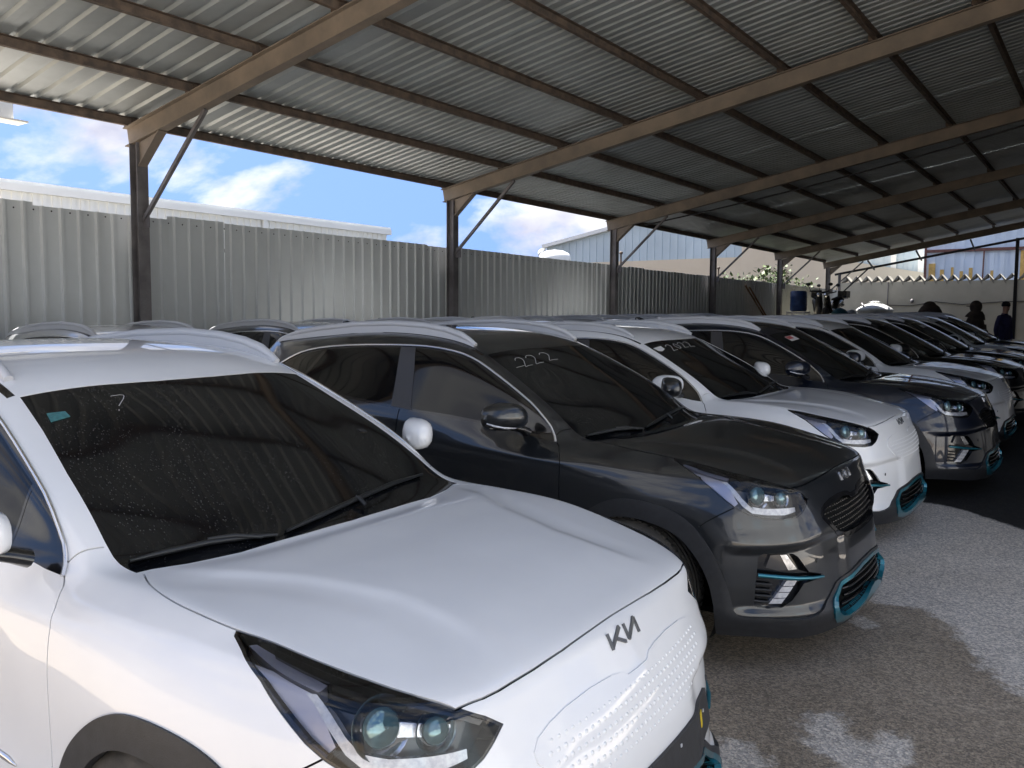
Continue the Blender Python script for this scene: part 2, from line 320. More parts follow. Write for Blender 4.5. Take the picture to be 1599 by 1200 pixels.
def glass_mat(name,dust,drops,soft=.02):
    """dark tinted glass with dried dust, runs and rain specks"""
    m=bpy.data.materials.new(name); m.use_nodes=True; t=m.node_tree; b=t.nodes['Principled BSDF']
    b.inputs['Base Color'].default_value=(.004,.0045,.006,1); b.inputs['Roughness'].default_value=.035; b.inputs['IOR'].default_value=1.42
    tcn=t.nodes.new('ShaderNodeTexCoord'); mp=t.nodes.new('ShaderNodeMapping'); mp.inputs['Scale'].default_value=(1,2.2,1); t.links.new(tcn.outputs['Object'],mp.inputs[0])
    v=t.nodes.new('ShaderNodeTexVoronoi'); v.inputs['Scale'].default_value=70; v.inputs['Randomness'].default_value=1; t.links.new(mp.outputs[0],v.inputs['Vector'])
    n=t.nodes.new('ShaderNodeTexNoise'); n.inputs['Scale'].default_value=4.5; n.inputs['Detail'].default_value=6; t.links.new(mp.outputs[0],n.inputs['Vector'])
    r1=t.nodes.new('ShaderNodeValToRGB'); r1.color_ramp.elements[0].position=.10; r1.color_ramp.elements[0].color=(1,1,1,1); r1.color_ramp.elements[1].position=.24; r1.color_ramp.elements[1].color=(0,0,0,1); t.links.new(v.outputs['Distance'],r1.inputs[0])
    r2=t.nodes.new('ShaderNodeValToRGB'); r2.color_ramp.elements[0].position=.36; r2.color_ramp.elements[1].position=.62; t.links.new(n.outputs['Fac'],r2.inputs[0])
    mu=t.nodes.new('ShaderNodeMath'); mu.operation='MULTIPLY'; t.links.new(r1.outputs[0],mu.inputs[0]); t.links.new(r2.outputs[0],mu.inputs[1])
    m2=t.nodes.new('ShaderNodeMath'); m2.operation='MULTIPLY'; t.links.new(mu.outputs[0],m2.inputs[0]); m2.inputs[1].default_value=drops
    m3=t.nodes.new('ShaderNodeMath'); m3.operation='MULTIPLY_ADD'; t.links.new(n.outputs['Fac'],m3.inputs[0]); m3.inputs[1].default_value=dust; t.links.new(m2.outputs[0],m3.inputs[2])
    mx=t.nodes.new('ShaderNodeMix'); mx.data_type='RGBA'; t.links.new(m3.outputs[0],mx.inputs[0]); mx.inputs[6].default_value=(.003,.0035,.0045,1); mx.inputs[7].default_value=(.30,.30,.29,1)
    t.links.new(mx.outputs[2],b.inputs['Base Color'])
    m4=t.nodes.new('ShaderNodeMath'); m4.operation='MULTIPLY_ADD'; t.links.new(n.outputs['Fac'],m4.inputs[0]); m4.inputs[1].default_value=dust*8; m4.inputs[2].default_value=soft; t.links.new(m4.outputs[0],b.inputs['Roughness'])
    return m
M_WS=glass_mat("windscreen glass",.004,.34,.045); M_SIDE=glass_mat('side glass',.006,.02)
def lens_mat():
    m=bpy.data.materials.new('clear lens'); m.use_nodes=True; t=m.node_tree; t.nodes.clear()
    o=t.nodes.new('ShaderNodeOutputMaterial'); tr=t.nodes.new('ShaderNodeBsdfTransparent'); tr.inputs[0].default_value=(.93,.94,.96,1)
    g=t.nodes.new('ShaderNodeBsdfGlossy'); g.inputs['Roughness'].default_value=.02; fr=t.nodes.new('ShaderNodeFresnel'); fr.inputs['IOR'].default_value=1.5
    mx=t.nodes.new('ShaderNodeMixShader'); t.links.new(fr.outputs[0],mx.inputs[0]); t.links.new(tr.outputs[0],mx.inputs[1]); t.links.new(g.outputs[0],mx.inputs[2]); t.links.new(mx.outputs[0],o.inputs[0])
    return m
M_LENS=lens_mat()
M_PAINT=PAINT['white']       # stands for the body colour until a car gets its own

# ---- cutting the shell into panels -------------------------------
MAPS={'top':lambda p:(p[0],p[1]),'side':lambda p:(p[0],p[2]),'front':lambda p:(math.atan2(p[1],p[0]+.35),p[2]),'face':lambda p:(p[1],p[2])}
def th(x,y,z): return (math.atan2(y,x+.35),z)
def offset_poly(poly,d):
    """outline moved outwards by d"""
    n=len(poly); A=sum(poly[i][0]*poly[(i+1)%n][1]-poly[(i+1)%n][0]*poly[i][1] for i in range(n)); s=1 if A>0 else -1; o=[]
    for i in range(n):
        (ax,ay),(bx,by),(cx,cy)=poly[i-1],poly[i],poly[(i+1)%n]
        e1=Vector((bx-ax,by-ay)); e2=Vector((cx-bx,cy-by))
        if e1.length<1e-9 or e2.length<1e-9: o.append((bx,by)); continue
        e1.normalize(); e2.normalize(); n1=Vector((e1.y,-e1.x))*s; n2=Vector((e2.y,-e2.x))*s
        m=n1+n2; l=max(.45,1+n1.dot(n2)); m=m/l; o.append((bx+m.x*d,by+m.y*d))
    return o
def half_in(poly,d):
    """inset of a half outline that stays open at the centre line"""
    q=offset_poly(poly,-d); a=offset_poly(poly,-d)
    return [(-.02,b[1]) if abs(p[0])<1e-6 else b for p,b in zip(poly,q)]
def smooth_poly(poly,it=1,closed=True):
    for _ in range(it):
        q=[]; n=len(poly)
        for i in range(n if closed else n-1):
            a,b=poly[i],poly[(i+1)%n]; q+=[(a[0]*.75+b[0]*.25,a[1]*.75+b[1]*.25),(a[0]*.25+b[0]*.75,a[1]*.25+b[1]*.75)]
        if not closed: q=[poly[0]]+q[1:-1]+[poly[-1]]
        poly=q
    return poly
def strip(line,w):
    """thin outline along an open line"""
    L=[];Rr=[]; n=len(line)
    for i in range(n):
        a,b=line[max(i-1,0)],line[min(i+1,n-1)]; d=Vector((b[0]-a[0],b[1]-a[1])); d.normalize()
        L.append((line[i][0]-d.y*w/2,line[i][1]+d.x*w/2)); Rr.append((line[i][0]+d.y*w/2,line[i][1]-d.x*w/2))
    return L+Rr[::-1]
def in_poly(x,y,poly):
    c=False; j=len(poly)-1
    for i in range(len(poly)):
        xi,yi=poly[i]; xj,yj=poly[j]
        if (yi>y)!=(yj>y) and x<(xj-xi)*(y-yi)/(yj-yi)+xi: c=not c
        j=i
    return c
class Shell:
    def __init__(s,P,N,F):
        keep=[f for f in F.tolist() if min(P[i][1] for i in f)>-1e-5]
        ids=sorted({i for f in keep for i in f}); mp={k:i for i,k in enumerate(ids)}
        s.P=[(P[k][0],max(0,P[k][1]) if P[k][1]>1e-6 else 0.0,P[k][2]) for k in ids]; s.N=[tuple(N[k]) for k in ids]
        s.faces=[[mp[i] for i in f] for f in keep]; s.cuts=0
    def cut(s,faces,poly,mp,sel=None):
        """splits faces along an outline; returns (inside, outside)"""
        f=MAPS[mp]; P,N=s.P,s.N; s.cuts+=1; cid=s.cuts; cache={}; uvc={}
        def uv(i):
            q=uvc.get(i)
            if q is None: q=uvc[i]=f(P[i])
            return q
        n=len(poly); bx0=min(p[0] for p in poly); bx1=max(p[0] for p in poly); by0=min(p[1] for p in poly); by1=max(p[1] for p in poly)
        segs=[]
        for i in range(n):
            a,b=poly[i],poly[(i+1)%n]
            if abs(a[0]-b[0])+abs(a[1]-b[1])<1e-7: continue
            segs.append((a,b,min(a[0],b[0]),max(a[0],b[0]),min(a[1],b[1]),max(a[1],b[1])))
        ins,outs=[],[]
        for fc in faces:
            q=[uv(i) for i in fc]; x0=min(p[0] for p in q); x1=max(p[0] for p in q); y0=min(p[1] for p in q); y1=max(p[1] for p in q)
            if x1<bx0 or x0>bx1 or y1<by0 or y0>by1: outs.append(fc); continue
            if sel is not None:
                k=len(fc); c=[sum(P[i][a] for i in fc)/k for a in range(3)]; nn=[sum(N[i][a] for i in fc)/k for a in range(3)]
                if not sel(c,nn): outs.append(fc); continue
            pieces=[fc]
            for si,(a,b,sx0,sx1,sy0,sy1) in enumerate(segs):
                if x1<sx0 or x0>sx1 or y1<sy0 or y0>sy1: continue
                dx,dy=b[0]-a[0],b[1]-a[1]; L=math.hypot(dx,dy); new=[]
                for pc in pieces:
                    qq=[uv(i) for i in pc]
                    if max(p[0] for p in qq)<sx0 or min(p[0] for p in qq)>sx1 or max(p[1] for p in qq)<sy0 or min(p[1] for p in qq)>sy1: new.append(pc); continue
                    d=[((p[0]-a[0])*dy-(p[1]-a[1])*dx)/L for p in qq]; d=[0 if abs(t)<2e-5 else t for t in d]
                    if min(d)>=0 or max(d)<=0: new.append(pc); continue
                    A,B=[],[]; m=len(pc)
                    for k in range(m):
                        i,j=pc[k],pc[(k+1)%m]; di,dj=d[k],d[(k+1)%m]
                        if di>=0: A.append(i)
                        if di<=0: B.append(i)
                        if di*dj<0:
                            key=(min(i,j),max(i,j),si); v=cache.get(key)
                            if v is None:
                                t=di/(di-dj); v=len(P)
                                P.append(tuple(P[i][x]+(P[j][x]-P[i][x])*t for x in range(3))); nv=Vector(tuple(N[i][x]+(N[j][x]-N[i][x])*t for x in range(3))); nv.normalize(); N.append(tuple(nv)); cache[key]=v
                            A.append(v); B.append(v)
                    if len(A)>2: new.append(A)
                    if len(B)>2: new.append(B)
                pieces=new
            for pc in pieces:
                k=len(pc); qq=[uv(i) for i in pc]
                (ins if in_poly(sum(p[0] for p in qq)/k,sum(p[1] for p in qq)/k,poly) else outs).append(pc)
        return ins,outs
    def piece(s,name,faces,m,parent,off=0,wall=None,mirror='mid',label=None,offs=None):
        """links the faces as an object, moved along the skin, with turned-in edges; 'pair' makes a left and a right one"""
        P,N=s.P,s.N; res=[]
        ids=sorted({i for f in faces for i in f}); mp={k:i for i,k in enumerate(ids)}
        pos=[tuple(P[i][a]+N[i][a]*(off if offs is None else offs(P[i])) for a in range(3)) for i in ids]; nor=[N[i] for i in ids]
        F=[[mp[i] for i in f] for f in faces]; LN=[[nor[i] for i in f] for f in F]
        if wall is not None:
            ec={}
            for f in F:
                for k in range(len(f)):
                    a,b=f[k],f[(k+1)%len(f)]; ec[(min(a,b),max(a,b))]=ec.get((min(a,b),max(a,b)),0)+1
            for f in list(F):
                for k in range(len(f)):
                    a,b=f[k],f[(k+1)%len(f)]
                    if ec[(min(a,b),max(a,b))]!=1: continue
                    if abs(pos[a][1])<1e-5 and abs(pos[b][1])<1e-5: continue
                    ia,ib=ids[a],ids[b]; va=tuple(P[ia][x]+N[ia][x]*wall for x in range(3)); vb=tuple(P[ib][x]+N[ib][x]*wall for x in range(3))
                    k0=len(pos); pos+=[pos[b],pos[a],va,vb]; F.append([k0,k0+1,k0+2,k0+3])
                    nn=(Vector(pos[k0+1])-Vector(pos[k0])).cross(Vector(va)-Vector(pos[k0])); nn=nn.normalized() if nn.length>1e-12 else Vector((0,0,1)); LN.append([tuple(nn)]*4)
        def make(sgn):
            fl=lambda p:(p[0],p[1]*sgn,p[2])
            if mirror=='mid':
                V=list(pos)+[fl(p) for p in pos] if False else list(pos); FF=[list(f) for f in F]; LL=[list(l) for l in LN]
                mm={}
                for i,p in enumerate(pos):
                    if abs(p[1])<1e-5: mm[i]=i
                    else: mm[i]=len(V); V.append((p[0],-p[1],p[2]))
                for f,l in zip(F,LN): FF.append([mm[i] for i in f][::-1]); LL.append([(q[0],-q[1],q[2]) for q in l][::-1])
            else:
                V=[fl(p) for p in pos]
                if sgn>0: FF=[list(f) for f in F]; LL=[list(l) for l in LN]
                else: FF=[f[::-1] for f in F]; LL=[[(q[0],-q[1],q[2]) for q in l][::-1] for l in LN]
            me=bpy.data.meshes.new(name); me.from_pydata(V,[],FF); me.polygons.foreach_set('use_smooth',[True]*len(FF))
            me.normals_split_custom_set([q for l in LL for q in l])
            return me
        if mirror=='mid': return link(name,make(1),parent,m)
        for sgn,pa in ((1,parent[0] if isinstance(parent,tuple) else parent),(-1,parent[1] if isinstance(parent,tuple) else parent)):
            res.append(link(name,make(sgn),pa,m))
        return tuple(res)

P0,N0,F0=make_shell(LEVEL)
BV=BVHTree.FromPolygons([tuple(p) for p in P0],F0.tolist())
def down(x,y,lift=0):
    h,n,_,_=BV.ray_cast(Vector((x,y,3)),Vector((0,0,-1)))
    return h+n*lift
def near(p,lift=0):
    h,n,_,_=BV.find_nearest(Vector(p)); return h+n*lift

HOOD=[(-.168,0),(-.175,.20),(-.190,.42),(-.225,.565),(-.258,.650),(-.252,.680),(-.168,.722),(-.05,.747),(.08,.754),(.193,.750),(.28,.731),(.398,.714),(.523,.685),(.618,.653),(.696,.609),(.716,.54),(.724,.493),(.735,.37),(.741,.25),(.742,.12),(.741,0)]
WS=[(-.173,0),(-.180,.20),(-.196,.42),(-.232,.565),(-.266,.650),(-.272,.690),(-.34,.692),(-.372,.690),(-.425,.682),(-.505,.668),(-.660,.643),(-.857,.602),(-1.036,.573),(-1.026,.50),(-1.012,.40),(-.994,.25),(-.984,.12),(-.982,0)]
LAMP=[th(*p) for p in ((.193,.747,.955),(.203,.764,.944),(.247,.781,.928),(.335,.804,.889),(.407,.815,.841),(.471,.811,.794),(.516,.801,.766),(.562,.784,.742),(.631,.745,.722),(.700,.683,.716),(.732,.632,.722),(.748,.585,.744),(.753,.553,.765),(.755,.524,.786),(.738,.560,.812),(.700,.609,.842),(.622,.653,.871),(.525,.686,.893),(.40,.714,.918),(.28,.732,.941),(.22,.741,.950))]
DLO=[(-.440,.974),(-.462,1.005),(-.504,1.056),(-.609,1.139),(-.727,1.207),(-.91,1.301),(-1.052,1.367),(-1.171,1.405),(-1.349,1.430),(-1.556,1.436),(-1.956,1.427),(-2.255,1.405),(-2.444,1.374),(-2.56,1.335),(-2.66,1.285),(-2.70,1.252),(-2.69,1.232),(-2.60,1.205),(-2.30,1.155),(-2.0,1.122),(-1.533,1.085),(-1.374,1.073),(-1.125,1.056),(-.881,1.034),(-.65,1.006),(-.514,.982)]
PANEL=[(0,.742),(.055,.743),(.085,.757),(.128,.763),(.22,.766),(.326,.760),(.395,.748),(.44,.733),(.462,.712),(.462,.690),(.448,.672),(.411,.642),(.365,.605),(.333,.588),(.27,.573),(.152,.567),(0,.566)]
FOG=[th(*p) for p in ((.623,.776,.548),(.612,.788,.325),(.660,.752,.318),(.705,.708,.322),(.736,.673,.352),(.771,.620,.422),(.808,.525,.430),(.812,.51,.448),(.783,.592,.470),(.752,.645,.546),(.738,.665,.562),(.641,.762,.568))]
LG_OUT=[(0,.419),(.10,.418),(.25,.402),(.365,.380),(.44,.328),(.484,.290),(.484,.270),(.468,.246),(.42,.214),(.34,.200),(.2,.195),(0,.195)]
LG_IN=[(0,.402),(.10,.401),(.25,.385),(.355,.362),(.42,.316),(.452,.287),(.447,.268),(.40,.246),(.335,.233),(.277,.236),(.165,.262),(.08,.288),(0,.298)]
LIP=[th(*p) for p in ((.440,.862,.312),(.529,.830,.310),(.545,.825,.285),(.575,.812,.279),(.662,.758,.281),(.735,.700,.276),(.794,.633,.272),(.818,.595,.278),(.828,.540,.292),(.845,.470,.335),(.855,.40,.385),(.872,.27,.413),(.885,.11,.430))]+[(-.02,.431),(-.02,.05),(1.05,.05),(1.05,.312)]
ARCH=[(.53,.02),(.531,.30),(.521,.34),(.500,.42),(.448,.543),(.37,.652),(.292,.712),(.213,.742),(.12,.758),(.03,.762),(-.05,.752),(-.13,.720),(-.21,.664),(-.275,.60),(-.32,.522),(-.355,.42),(-.375,.30),(-.38,.02)]
ARCH_IN=[(.450,-.1),(.450,.30),(.444,.339),(.423,.427),(.377,.519),(.30,.606),(.22,.648),(.12,.671),(.02,.678),(-.07,.664),(-.15,.618),(-.21,.558),(-.27,.48),(-.32,.38),(-.34,.28),(-.34,-.1)]
fr=lambda c,n:c[0]>.2
ARCH=smooth_poly(ARCH,2,False); ARCH_IN=smooth_poly(ARCH_IN,2,False)
_h=smooth_poly(HOOD[5:15],2,False); HOOD=HOOD[:5]+_h+HOOD[15:]
sd_=lambda c,n:n[1]>.12
tp=lambda c,n:n[2]>.10
def circle(cx,cz,r,n=56): return [(cx+r*math.cos(2*math.pi*i/n),cz+r*math.sin(2*math.pi*i/n)) for i in range(n)]

def car_wheel(root,x,s):
    y=.775*s; t=MB(); w=.105
    prof=[(.225,-w*.86),(.245,-w),(.285,-w*1.02),(.315,-w*.97),(.330,-w*.78)]
    for k,g in enumerate((-.052,-.020,.014,.048)): prof+=[(.336,g-.006),(.327,g-.004),(.327,g+.004),(.336,g+.006)]
    prof+=[(.330,w*.78),(.315,w*.97),(.285,w*1.02),(.245,w),(.225,w*.86)]
    t.lathe(prof,(x,y,.335),'y',64)
    for k in range(60):     # shoulder blocks of the tread
        a=2*math.pi*k/60
        for q in (-1,1):
            rot=Matrix.Rotation(-a,3,'Y'); t.box((-.0115,q*w*.56-.022,.328),(.0115,q*w*.56+.022,.3375),rot,(x,y,.335))
    t.v=[(x+(a-x)*.985,b,.329+(c-.335)*.985) for a,b,c in t.v]; ty=t.build('tyre',M_RUB,None)
    r=MB(); o=.058*s
    r.lathe([(.226,-w*.8*s),(.222,w*.86*s),(.205,w*.80*s),(.198,w*.5*s),(.19,-w*.6*s)],(x,y,.335),'y',48)
    for k in range(5):
        for q in (-.11,.11):
            a=2*math.pi*k/5+q; a2=2*math.pi*k/5+q*2.2
            r.bar((x+.05*math.cos(a),y+.055*s,.335+.05*math.sin(a)),(x+.208*math.cos(a2),y+.075*s,.335+.208*math.sin(a2)),.030,.022,(0,1,0))
    r.lathe([(0,.075*s),(.05,.072*s),(.062,.055*s),(.062,.0)],(x,y,.335),'y',24)
    wl=r.build('wheel',M_RIM,root); ty.parent=wl
    d=MB(); d.lathe([(0,.0),(.15,.0),(.155,-.012),(0,-.012)],(x,y+.01*s,.335),'y',32); d.build('brake_disc',M_RAIL,wl)

def side_mirror(root,s):
    m=MB()
    # rounded housing: rings from the inner end to the outer end
    secs=[(.880,-.605,1.099,.004,.003),(.884,-.607,1.099,.030,.024),(.892,-.611,1.102,.058,.042),(.902,-.614,1.105,.080,.054),(.935,-.628,1.110,.104,.065),(.98,-.650,1.112,.108,.068),(1.025,-.672,1.110,.097,.062),(1.052,-.688,1.106,.070,.048),(1.064,-.694,1.102,.036,.027),(1.068,-.696,1.101,.004,.003)]
    v=[];f=[];n=20
    for (y,x,z,a,b) in secs:
        for k in range(n):
            t=2*math.pi*k/n; c,q=math.cos(t),math.sin(t); ex=.72
            xx=math.copysign(abs(c)**ex,c)*a; zz=math.copysign(abs(q)**ex,q)*b
            if xx<0: xx*=.45
            v.append((x+xx,y*s,z+zz))
    for i in range(len(secs)-1):
        for k in range(n):
            q=(i*n+k,i*n+(k+1)%n,(i+1)*n+(k+1)%n,(i+1)*n+k); f.append(q if s>0 else q[::-1])
    f.append(list(range(n))[::s]); f.append(list(range((len(secs)-1)*n,len(secs)*n))[::-s])
    m.add(v,f,True); o=m.build('side_mirror',M_PAINT,root)
    b=MB(); b.tube([(-.60,.835*s,1.020),(-.605,.875*s,1.038),(-.62,.915*s,1.050)],[.046,.040,.034],12,True,.55)
    b.tube([(-.635,.895*s,1.052),(-.66,.95*s,1.048),(-.69,1.045*s,1.054)],[.030,.046,.026],12,True,.42); b.build('mirror_base',M_GLOSS,o)
    i=MB(); i.tube([(-.568,.915*s,1.060),(-.572,.97*s,1.056),(-.596,1.02*s,1.060),(-.636,1.056*s,1.070),(-.672,1.066*s,1.080)],[.006,.0075,.0075,.0075,.005],8,True,.8); i.build('indicator',M_DRL,o)

def roof_rail(root,s):
    pts=[];rad=[]
    xs=[-1.135,-1.17,-1.23,-1.34,-1.5,-1.75,-2.1,-2.4,-2.6,-2.72,-2.80,-2.84]; lift=[.006,.020,.034,.044,.049,.051,.051,.049,.042,.030,.016,.004]
    for x,l in zip(xs,lift):
        y=.555 if x>-2.3 else .555-.02*(-2.3-x)/.5
        p=down(x,y); pts.append((p.x,p.y*s,p.z+l)); rad.append(.021 if -2.7<x<-1.2 else .016)
    m=MB(); m.tube(pts,rad,10,True,.95); o=m.build('roof_rail',M_RAIL,root)
    # skirt that closes the gap under the rail's ends
    k=MB()
    for rng in ((0,12),):
        q=[pts[i] for i in range(*rng)]; q2=[tuple(Vector((p[0],p[1],down(p[0],abs(p[1])).z-.004))) for p in q]
        for a in range(len(q)-1):
            v=[]
            for (p,b) in ((q[a],q2[a]),(q[a+1],q2[a+1])):
                for t in (-.013,.013): v+= [(p[0],p[1]+t,p[2]),(b[0],b[1]+t*1.3,b[2])]
            k.add(v,[(0,1,5,4),(2,6,7,3)],False)
    k.build('rail_foot',M_RAIL,o)

LETTERS=[[(0,0),(0,1)],[(.02,.16),(.74,1.0)],[(.36,.50),(.80,0)],[(1.02,1),(1.02,0)],[(1.02,.02),(1.72,.98)],[(1.72,.98),(1.72,0)]]
def badge(root,m,cx=0):
    b=MB(); W,H=.150,.036; sc=W/1.72; t=.0078
    for st in LETTERS:
        (x0,y0),(x1,y1)=st
        pts=[]
        for (u,vv) in (st[0],st[1]):
            yy=-(W/2)+u*sc; zz=.806+vv*H; pts.append((yy,zz))
        d=Vector((pts[1][0]-pts[0][0],pts[1][1]-pts[0][1])); d.normalize(); nn=Vector((-d.y,d.x))
        v=[]
        for lift in (-.002,.006):
            for (p,sg) in ((pts[0],-1),(pts[0],1),(pts[1],1),(pts[1],-1)):
                yy,zz=p[0]+nn.x*sg*t/2,p[1]+nn.y*sg*t/2
                h,nr,_,_=BV.ray_cast(Vector((2,yy,zz)),Vector((-1,0,0))); v.append(h+nr*lift)
        b.add(v,[(4,7,6,5),(0,1,5,4),(1,2,6,5),(2,3,7,6),(3,0,4,7)])
    return b.build('badge',m,root)

def wiper(root,pts,armfrom):
    m=MB(); q=[]
    for i,(x,y) in enumerate(pts):
        q.append(down(x,y,.011))
    m.tube(q,[.005]+[.0095]*(len(q)-2)+[.005],8,True,.9)
    o=m.build('wiper',M_WIPER,root)
    a=MB(); k=len(q)//2; a.tube([down(*armfrom,.012),down((armfrom[0]+pts[k][0])/2-.006,(armfrom[1]+pts[k][1])/2,.020),q[k]+Vector((0,0,.010))],[.007,.007,.005],8); a.build('wiper_arm',M_WIPER,o)
    bl=MB(); bl.tube([down(x-.006,y,.004) for x,y in pts],.0045,6); bl.build('wiper_blade',M_GAP,o)

def on_glass(root,name,poly,m,lift=.0015):
    """a thin patch lying on the windscreen; poly in (forward, left) metres"""
    b=MB(); n=len(poly); top=[down(x,y,lift) for x,y in poly]; bot=[down(x,y,-.001) for x,y in poly]
    b.add(top+bot,[list(range(n))]+[(i,n+i,n+(i+1)%n,(i+1)%n) for i in range(n)]); return b.build(name,m,root)
def on_glass_line(root,name,lines,m,r=.0022):
    b=MB()
    for l in lines:
        q=smooth_poly(l,2,False) if len(l)>2 else [l[0],((l[0][0]+l[1][0])/2,(l[0][1]+l[1][1])/2),l[1]]
        b.tube([down(x,y,.0005) for x,y in q],r,5,True,.6)
    return b.build(name,m,root)

def plate_carrier(root):
    """dark plate holder that follows the bumper"""
    m=MB(); v=[]; n=28
    for k in range(n+1):
        t=-1+2*k/n
        for z,hw in ((.402,.500),(.43,.485),(.47,.465),(.522,.445)):
            h,nr,_,_=BV.ray_cast(Vector((2,t*hw,z)),Vector((-1,0,0))); v+=[h+nr*.010,h-nr*.01]
    f=[]
    for k in range(n):
        for j in range(3):
            a=8*k+2*j; f.append((a,a+8,a+10,a+2))
        a=8*k; f+=[(a,a+1,a+9,a+8),(a+6,a+14,a+15,a+7)]
    f+=[(0,2,3,1),(2,4,5,3),(4,6,7,5)]; e=8*n; f+=[(e,e+1,e+3,e+2),(e+2,e+3,e+5,e+4),(e+4,e+5,e+7,e+6)]
    m.add(v,f); return m.build('plate_carrier',M_PLASTIC,root)
def make_car(front):
    """builds one car as an empty with parts; front is 'panel' or 'grille'. x forward, y left, front axle above the origin"""
    S=Shell(P0,N0,F0); root=empty('parked_car'); body=S.faces
    base=list(body)
    # dark lining behind all the gaps
    lin=base
    for po in (offset_poly(ARCH_IN,.01),circle(-2.7,.325,.40)): lin=S.cut(lin,po,'side',lambda c,n:n[1]>.05 and c[1]>.5)[1]
    for po,mp,se in ((FOG,'front',fr),(LAMP,'front',lambda c,n:c[0]>.1 and c[1]>.4),(offset_poly(PANEL,.002),'face',lambda c,n:c[0]>.5),(LG_OUT,'face',lambda c,n:c[0]>.5)):
        lin=S.cut(lin,po,mp,se)[1]
    S.piece('inner_shell',lin,M_GAP,root,off=-.013)
    u=MB(); u.box((-3.30,-.60,.19),(.72,.60,.215)); u.box((-2.28,-.83,.185),(-.42,.83,.205)); u.build('underbody',M_GAP,root)
    # windscreen and cowl
    ws,body=S.cut(body,WS,'top',lambda c,n:n[2]>.3 and c[0]>-1.3); S.piece('windshield',ws,M_WS,root,off=-.0015,wall=-.012)
    hood,body=S.cut(body,HOOD,'top',lambda c,n:n[2]>.2 and c[2]>.80)
    gap,body=S.cut(body,offset_poly(HOOD,.0045),'top',lambda c,n:n[2]>.2 and c[2]>.80 and c[0]>-.30)
    S.piece('hood',hood,M_PAINT,root,wall=-.012)
    # headlamps
    lf=lambda c,n:c[0]>.1 and c[1]>.4
    lens,body=S.cut(body,offset_poly(LAMP,-.002),'front',lf); rim,body=S.cut(body,offset_poly(LAMP,.004),'front',lf)
    hl=S.piece('headlight',lens,M_LENS,root,off=0,mirror='pair')
    S.piece('lamp_rim',rim,M_GLOSS,hl,off=-.002,wall=-.05,mirror='pair')
    S.piece('lamp_housing',lens,M_HOUS,hl,off=-.062,wall=-.001,mirror='pair')
    def sub(name,pts,m,off,wall):
        i,_=S.cut(lens,[th(*p) for p in pts],'front',lf)
        if i: S.piece(name,i,m,hl,off=off,wall=wall,mirror='pair')
    sub('turn_signal',((.285,.787,.918),(.335,.780,.912),(.440,.772,.886),(.478,.783,.840),(.522,.790,.785),(.512,.800,.773),(.471,.808,.800),(.410,.812,.846),(.338,.801,.893)),M_TURN,-.022,-.06)
    sub('upper_strip',((.240,.765,.938),(.255,.755,.940),(.36,.752,.920),(.47,.748,.898),(.458,.766,.889),(.36,.772,.908)),M_TURN,-.018,-.06)
    sub('daytime_light',((.436,.784,.884),(.458,.774,.886),(.500,.778,.846),(.540,.779,.806),(.575,.770,.775),(.620,.735,.765),(.680,.672,.764),(.733,.606,.764),(.738,.610,.746),(.702,.668,.735),(.640,.728,.737),(.585,.770,.744),(.545,.784,.772),(.500,.790,.820),(.462,.788,.862)),M_DRL,-.020,-.045)
    sub('brow_trim',((.30,.742,.934),(.45,.715,.909),(.60,.665,.876),(.70,.612,.842),(.742,.560,.806),(.735,.570,.800),(.69,.628,.838),(.60,.680,.868),(.45,.730,.899),(.32,.757,.925)),M_GLOSS,-.010,-.06)
    sub('reflector_bar',((.575,.742,.842),(.64,.702,.838),(.705,.635,.822),(.722,.612,.806),(.705,.645,.792),(.64,.712,.798),(.59,.750,.796),(.560,.768,.812)),M_REFL,-.050,-.06)
    for p,r in (((.600,.728,.820),.050),((.690,.652,.806),.036)):
        for si,s in enumerate((1,-1)):
            q=near(p,-.030); ax=Vector((.86,.34,.20)).normalized()
            rot=ax.to_track_quat('Z','Y').to_matrix(); b=MB(); g=MB()
            k=24; prof=[(r*1.35,-.004),(r*1.12,-.012),(r*1.02,-.030),(.6*r,-.045)]
            bb=MB().lathe(prof,(0,0,0),'z',k); gg=MB().lathe([(.001,.016),(r*.35,.014),(r*.65,.008),(r*.82,0),(r*.84,-.008),(r*.8,-.016)],(0,0,0),'z',k)
            for src,dst in ((bb,b),(gg,g)):
                v=[rot@Vector(x)+q for x in src.v]; v=[(x[0],x[1]*s,x[2]) for x in v]; dst.add(v,src.f if s>0 else [f[::-1] for f in src.f],True)
            pr=b.build('reflector',M_REFL,hl[si]); g.build('projector_lens',M_PROJ,hl[si])
    # side glass
    dl,body=S.cut(body,DLO,'side',lambda c,n:n[1]>.25 and c[2]>.9)
    def win(name,poly,dl,m,off=-.004):
        i,o=S.cut(dl,poly,'side',lambda c,n:True); S.piece(name,i,m,root,off=off,wall=-.012,mirror='pair'); return o
    fw_=[(-.700,1.026),(-.700,1.178),(-.91,1.285),(-1.052,1.350),(-1.171,1.387),(-1.349,1.414),(-1.470,1.419),(-1.385,1.086),(-1.125,1.070),(-.881,1.047)]
    rw_=[(-1.592,1.420),(-1.956,1.410),(-2.215,1.391),(-2.365,1.180),(-2.30,1.168),(-2.0,1.136),(-1.535,1.099)]
    qw_=[(-2.255,1.386),(-2.444,1.356),(-2.56,1.317),(-2.655,1.268),(-2.672,1.248),(-2.60,1.220),(-2.395,1.186)]
    sail=[(-.485,1.000),(-.515,1.046),(-.609,1.118),(-.690,1.162),(-.690,1.026),(-.60,1.012)]
    dl=win('front_window',fw_,dl,M_SIDE); dl=win('rear_window',rw_,dl,M_SIDE); dl=win('quarter_window',qw_,dl,M_SIDE); dl=win('sail_panel',sail,dl,M_GLOSS)
    bp=[(-1.372,1.078),(-1.476,1.424),(-1.586,1.424),(-1.529,1.092)]
